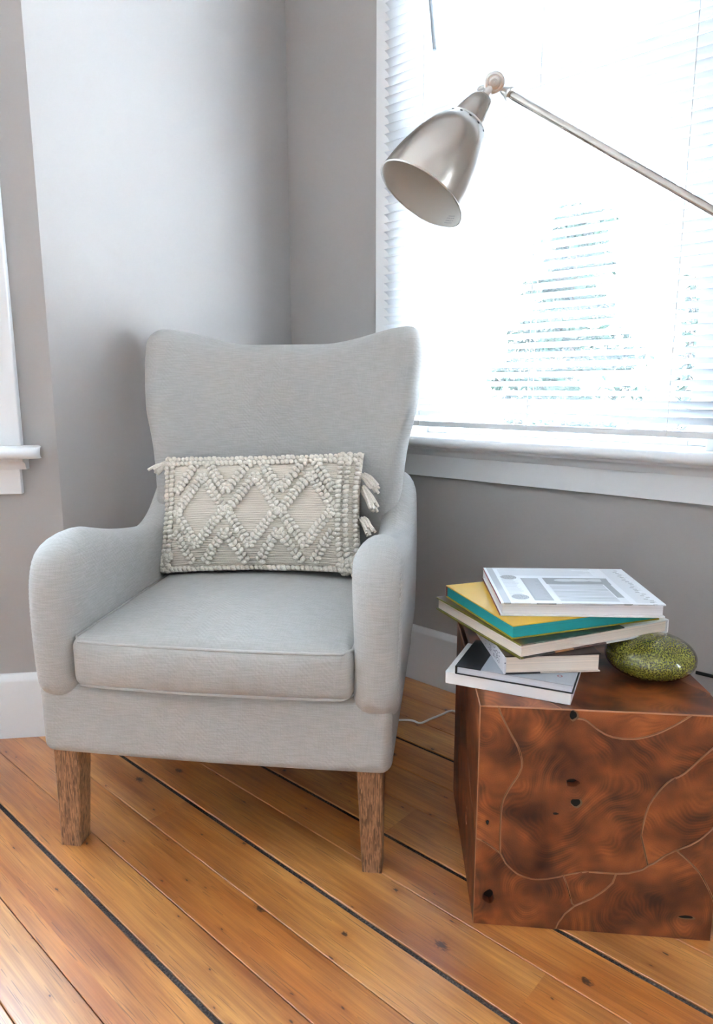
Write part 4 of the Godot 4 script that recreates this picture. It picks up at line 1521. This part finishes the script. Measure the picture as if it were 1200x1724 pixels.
# A book's own axes: x along its front edge from the front left corner, -z into its depth, y up. «spine» is the side it is bound on.
func book(label: String, where: Vector3, yaw: float, w: float, d: float, th: float, spine: String, top_m: Material, bottom_m: Material, spine_m: Material, pages: Material, board := 0.0026, over := 0.003) -> Node3D:
	var bk := thing("book", label, "book", Transform3D(Basis(Vector3.UP, deg_to_rad(yaw)), where), "books stacked on the teak cube")
	var mid := Vector3(w / 2, 0, -d / 2)
	part("back_cover", rbox(Vector3(w / 2, board / 2, d / 2), minf(0.0011, board * 0.45)), bottom_m, bk, Transform3D(Basis(), mid + Vector3(0, board / 2, 0)))
	part("front_cover", rbox(Vector3(w / 2, board / 2, d / 2), minf(0.0011, board * 0.45)), top_m, bk, Transform3D(Basis(), mid + Vector3(0, th - board / 2, 0)))
	var lo := Vector3(over, board, -d + over)
	var hi := Vector3(w - over, th - board, -over)
	match spine:
		"left": lo.x = 0.003
		"right": hi.x = w - 0.003
		"back": lo.z = -d + 0.003
		"front": hi.z = -0.003
	part("page_block", block(lo, hi, 0.0004), pages, bk)
	var sl := Vector3(0, board * 0.2, -d)
	var sh := Vector3(w, th - board * 0.2, 0)
	match spine:
		"left": sh.x = 0.0028; sl.x = -0.0006
		"right": sl.x = w - 0.0028; sh.x = w + 0.0006
		"back": sh.z = -d + 0.0028; sl.z = -d - 0.0006
		"front": sl.z = -0.0028; sh.z = 0.0006
	part("spine", block(sl, sh, 0.001), spine_m, bk)
	return bk


func newsprint() -> ImageTexture:
	# the top book's cover: grey columns of rules and small pictures on white (x along its front, y from its back to its front)
	var w := 768
	var h := 640
	var im := Image.create(w, h, false, Image.FORMAT_RGB8)
	im.fill(Color(0.93, 0.945, 0.955))
	var rng := RandomNumberGenerator.new()
	rng.seed = 31
	var grey := func(x: int, y: int, ww: int, hh: int, g: float) -> void: im.fill_rect(Rect2i(x, y, ww, hh), Color(g, g * 1.01, g * 1.02))
	grey.call(14, 0, 34, 640, 0.72)
	grey.call(46, 14, 540, 6, 0.55)
	for r in 6:
		grey.call(70, 34 + r * 22, 500, 3, 0.62)
		grey.call(70, 43 + r * 22, 500 - rng.randi_range(0, 90), 7, 0.82)
	# left column
	for r in 46:
		grey.call(64, 180 + r * 9, rng.randi_range(55, 84), 3, 0.70 if r % 7 else 0.5)
	for y in 90:
		for x in 84:
			if Vector2(x - 42, y - 45).length() < 42:
				var g := 0.62 + 0.15 * noise_b.get_noise_2d(x * 0.12, y * 0.12)
				im.set_pixel(66 + x, 150 + y, Color(g, g, g))
				im.set_pixel(66 + x, 500 + y, Color(g, g, g))
	# dark column
	grey.call(168, 210, 92, 390, 0.60)
	for r in 36:
		grey.call(178, 220 + r * 10, rng.randi_range(40, 72), 3, 0.74)
	# picture band and ruled block
	grey.call(285, 200, 330, 120, 0.58)
	for spot in [[360, 245, 52], [440, 240, 60], [530, 240, 58]]:
		for y in 80:
			for x in 130:
				if pow((x - 65) / float(spot[2]), 2) + pow((y - 40) / 26.0, 2) < 1.0:
					im.set_pixel(spot[0] - 65 + x + 30, spot[1] - 40 + y, Color(0.82, 0.83, 0.83))
	grey.call(285, 318, 290, 300, 0.90)
	for r in 15:
		grey.call(292, 326 + r * 19, 276, 7, 0.52)
	for y in range(200, 640):
		var xx := 575 + int(maxf(0.0, (330 - y)) * 0.1)
		im.fill_rect(Rect2i(xx, y, 34, 1), Color(0.60, 0.62, 0.63) if y < 540 else Color(0.9, 0.91, 0.92))
	# right column of small print
	for r in 60:
		grey.call(640, 20 + r * 10, rng.randi_range(60, 100), 4, 0.78)
	for r in 22:
		grey.call(690 + rng.randi_range(0, 22), 40 + r * 27, 20, 8, 0.55)
	return ImageTexture.create_from_image(im)


func landscape() -> ImageTexture:
	# a jacket: brown at the left, a dark green wooded strip, white at the right
	var w := 384
	var h := 320
	var d := PackedByteArray()
	d.resize(w * h * 3)
	for y in h:
		for x in w:
			var u := x / float(w)
			var v := y / float(h)
			var n := noise_a.get_noise_2d(x * 0.03, y * 0.05)
			var c := Color(0.30, 0.20, 0.12).lerp(Color(0.14, 0.22, 0.16), smoothstep(0.02, 0.2, u + n * 0.05))
			c = c.lerp(Color(0.40, 0.52, 0.46), clampf(n * 1.4, 0.0, 0.8))
			c = c.lerp(Color(0.06, 0.10, 0.09), smoothstep(0.80, 0.97, v) * 0.6)
			c = c.lerp(Color(0.35, 0.25, 0.08), smoothstep(0.06, 0.0, u))
			if u > 0.66:
				c = Color(0.90, 0.91, 0.90) if u > 0.675 else Color(0.05, 0.06, 0.06)
			var i := (y * w + x) * 3
			d[i] = int(c.r * 255); d[i + 1] = int(c.g * 255); d[i + 2] = int(c.b * 255)
	return picture(w, h, d)


func bands(w: int, spans: Array) -> ImageTexture:
	var im := Image.create(w, 16, false, Image.FORMAT_RGB8)
	for s in spans:
		im.fill_rect(Rect2i(int(s[0] * w), 0, int((s[1] - s[0]) * w) + 1, 16), s[2])
	return ImageTexture.create_from_image(im)


func build_books() -> void:
	var top := 0.3893
	var white := flat(Color(0.95, 0.95, 0.945), 0.4)
	var cream := page_mat(Color(0.985, 0.93, 0.87))
	var page_white := page_mat(Color(0.98, 0.975, 0.98))
	var y := top
	# 1: white paperback at the bottom
	var w1 := 0.203
	var ux := Vector3(0.90996, 0, 0.41469)
	book("white paperback lying flat at the bottom of the stack, overhanging the cube", Vector3(0.333, y, -0.998) - ux * w1, -24.5, w1, 0.140, 0.0205, "front", white, white, white, page_white, 0.0008, 0.0004)
	y += 0.0206
	# 2: thin grey book with a dark spine strip
	var grey_top := Image.create(256, 180, false, Image.FORMAT_RGB8)
	grey_top.fill(Color(0.66, 0.69, 0.72))
	grey_top.fill_rect(Rect2i(0, 0, 58, 180), Color(0.055, 0.085, 0.11))
	for k in 24:   # a small red ring mark near the front right corner
		var a := TAU * k / 24
		grey_top.fill_rect(Rect2i(222 + int(cos(a) * 5), 140 + int(sin(a) * 6), 2, 2), Color(0.55, 0.22, 0.22))
	var w2 := 0.188
	var navy := flat(Color(0.045, 0.07, 0.09), 0.45)
	book("thin grey hardback with a dark blue spine strip, second from the bottom", Vector3(0.334, y, -0.993) - ux * w2, -24.5, w2, 0.130, 0.0145, "left", cover_mat(w2, 0.130, ImageTexture.create_from_image(grey_top), 0.35), navy, navy, page_mat(Color(0.88, 0.90, 0.93)), 0.0018, 0.0022)
	y += 0.0146
	# 3: thick book with cream pages, printed white spine to the left
	var sp := Image.create(256, 64, false, Image.FORMAT_RGB8)
	sp.fill(Color(0.88, 0.88, 0.90))
	var rng := RandomNumberGenerator.new()
	rng.seed = 5
	for block_at in [[36, 60], [112, 54], [176, 46]]:
		for r in 7:
			for q in 5:
				if rng.randf() < 0.7:
					sp.fill_rect(Rect2i(block_at[0] + q * 10, 10 + r * 6, rng.randi_range(3, 8), 3), Color(0.16, 0.18, 0.30))
	var d3 := 0.205
	var th3 := 0.0312
	var spine_m := flat(Color.WHITE, 0.4)
	spine_m.albedo_texture = ImageTexture.create_from_image(sp)
	spine_m.uv1_scale = Vector3(1.0 / d3, 1.0 / th3, 1)
	spine_m.uv1_offset = Vector3(0.5, 0.5, 0)
	var board3 := cover_mat(0.16, d3, bands(128, [[0.0, 0.38, Color(0.06, 0.07, 0.08)], [0.38, 1.0, Color(0.84, 0.78, 0.72)]]))
	book("thick book with cream pages and a printed white spine, below the jacketed books", Vector3(0.236, y, -1.034), 4.0, 0.158, d3, th3, "left", flat(Color(0.16, 0.08, 0.07), 0.4), board3, spine_m, cream, 0.0022, 0.0025)
	y += th3 + 0.0001
	# 4: large jacketed book, landscape on its cover
	var w4 := 0.308
	var d4 := 0.272
	var under := cover_mat(w4, d4, bands(256, [[0.0, 0.02, Color(0.42, 0.40, 0.10)], [0.02, 0.22, Color(0.16, 0.14, 0.12)], [0.22, 0.34, Color(0.66, 0.45, 0.26)], [0.34, 0.56, Color(0.28, 0.15, 0.11)], [0.56, 1.0, Color(0.86, 0.86, 0.85)]]))
	var b4 := book("large hardback in a green landscape jacket under the yellow book", Vector3(0.2575, y, -1.020), 22.5, w4, d4, 0.0245, "right", cover_mat(w4, d4, landscape(), 0.3), under, white, cream, 0.0026, 0.0035)
	var olive := flat(Color(0.46, 0.44, 0.10), 0.4)
	for yy in [0.0013, 0.0232]:
		part("cover_edge", block(Vector3(-0.0006, yy - 0.0013, -d4 + 0.001), Vector3(0.0012, yy + 0.0013, -0.001), 0.0004), olive, b4)
	y += 0.0246
	# 5: yellow book with teal page edges
	var yellow := flat(Color(0.83, 0.66, 0.16), 0.4)
	book("yellow hardback with teal page edges, second from the top", Vector3(0.2485, y, -1.042), 18.8, 0.292, 0.240, 0.0235, "back", yellow, flat(Color(0.66, 0.57, 0.07), 0.4), flat(Color(0.55, 0.34, 0.28), 0.5), page_mat(Color(0.20, 0.66, 0.66)), 0.0024, 0.002)
	y += 0.0236
	# 6: white book on top with newsprint on its cover and red edges to the left
	var w6 := 0.268
	var d6 := 0.222
	var b6 := book("white hardback with grey newspaper print and red cover edges, topmost of the stack", Vector3(0.2385, y, -1.089), -2.8, w6, d6, 0.0235, "back", cover_mat(w6, d6, newsprint(), 0.3), white, white, page_white, 0.0030, 0.0032)
	var red := flat(Color(0.50, 0.10, 0.12), 0.4)
	for yy in [0.0015, 0.0220]:
		part("cover_edge", block(Vector3(-0.0007, yy - 0.0015, -d6 + 0.001), Vector3(0.0014, yy + 0.0010, -0.002), 0.0004), red, b6)


func build_vase() -> void:
	var top := 0.3893
	var glaze := triplanar(flat(Color.WHITE, 0.16), 8.5)
	var n := FastNoiseLite.new()
	n.seed = 9
	n.noise_type = FastNoiseLite.TYPE_CELLULAR
	n.cellular_return_type = FastNoiseLite.RETURN_DISTANCE
	n.frequency = 0.085
	var t := NoiseTexture2D.new()
	t.width = 512
	t.height = 512
	t.seamless = true
	t.noise = n
	var g := Gradient.new()
	g.offsets = PackedFloat32Array([0.0, 0.30, 0.5, 1.0])
	g.colors = PackedColorArray([Color(0.05, 0.06, 0.025), Color(0.14, 0.15, 0.05), Color(0.49, 0.49, 0.17), Color(0.60, 0.59, 0.26)])
	t.color_ramp = g
	glaze.albedo_texture = t
	glaze.clearcoat_enabled = true
	glaze.clearcoat = 0.6
	glaze.clearcoat_roughness = 0.05
	var vs := thing("vase", "squat olive green speckled ceramic vase on the cube beside the books", "vase", at(0.505, top, -1.118))
	var s := Shape.new()
	var prof := PackedVector2Array([Vector2(0.0, 0.0)])
	for k in 33:
		var a := -PI / 2 * 0.82 + (PI * 0.93) * k / 32
		prof.append(Vector2(0.0742 * pow(maxf(cos(a), 0.0), 0.80), 0.0355 + 0.0358 * sin(a)))
	var first := prof[1].y
	for k in range(1, prof.size()):
		prof[k].y -= first
	s.lathe(prof, 64)
	part("body", s.mesh(180.0), glaze, vs)
	var lip := Shape.new()
	var last := prof[prof.size() - 1]
	lip.lathe(PackedVector2Array([last, last + Vector2(0.0005, 0.0012), last + Vector2(-0.001, 0.0018), last + Vector2(-0.003, 0.0005), Vector2(last.x * 0.6, last.y - 0.02), Vector2(0.0, last.y - 0.03)]), 32)
	part("lip", lip.mesh(60.0), glaze, vs)


func build_cords() -> void:
	var s := Shape.new()
	var pts := PackedVector3Array([Vector3(-0.02, 0.003, -1.72), Vector3(0.06, 0.003, -1.70), Vector3(0.127, 0.003, -1.701), Vector3(0.149, 0.003, -1.697), Vector3(0.168, 0.003, -1.684), Vector3(0.198, 0.003, -1.707), Vector3(0.233, 0.003, -1.734), Vector3(0.254, 0.003, -1.751), Vector3(0.275, 0.003, -1.744), Vector3(0.36, 0.003, -1.66), Vector3(0.50, 0.003, -1.55), Vector3(0.66, 0.003, -1.40)])
	s.tube(smooth_path(pts, 6), 0.0028, 8)
	solo("white_cable", s.mesh(60.0), mats.cord_white, "thin white cable lying on the floorboards between armchair and cube", "cable")
	var b := Shape.new()
	b.tube(PackedVector3Array([Vector3(-0.405, 0.245, 0.006), Vector3(-0.30, 0.247, 0.006), Vector3(-0.05, 0.248, 0.006), Vector3(0.1, 0.246, 0.006)]), 0.0042, 8)
	solo("black_cable", b.mesh(60.0), mats.black, "black cable running along the wall behind the teak cube", "cable", win_frame)
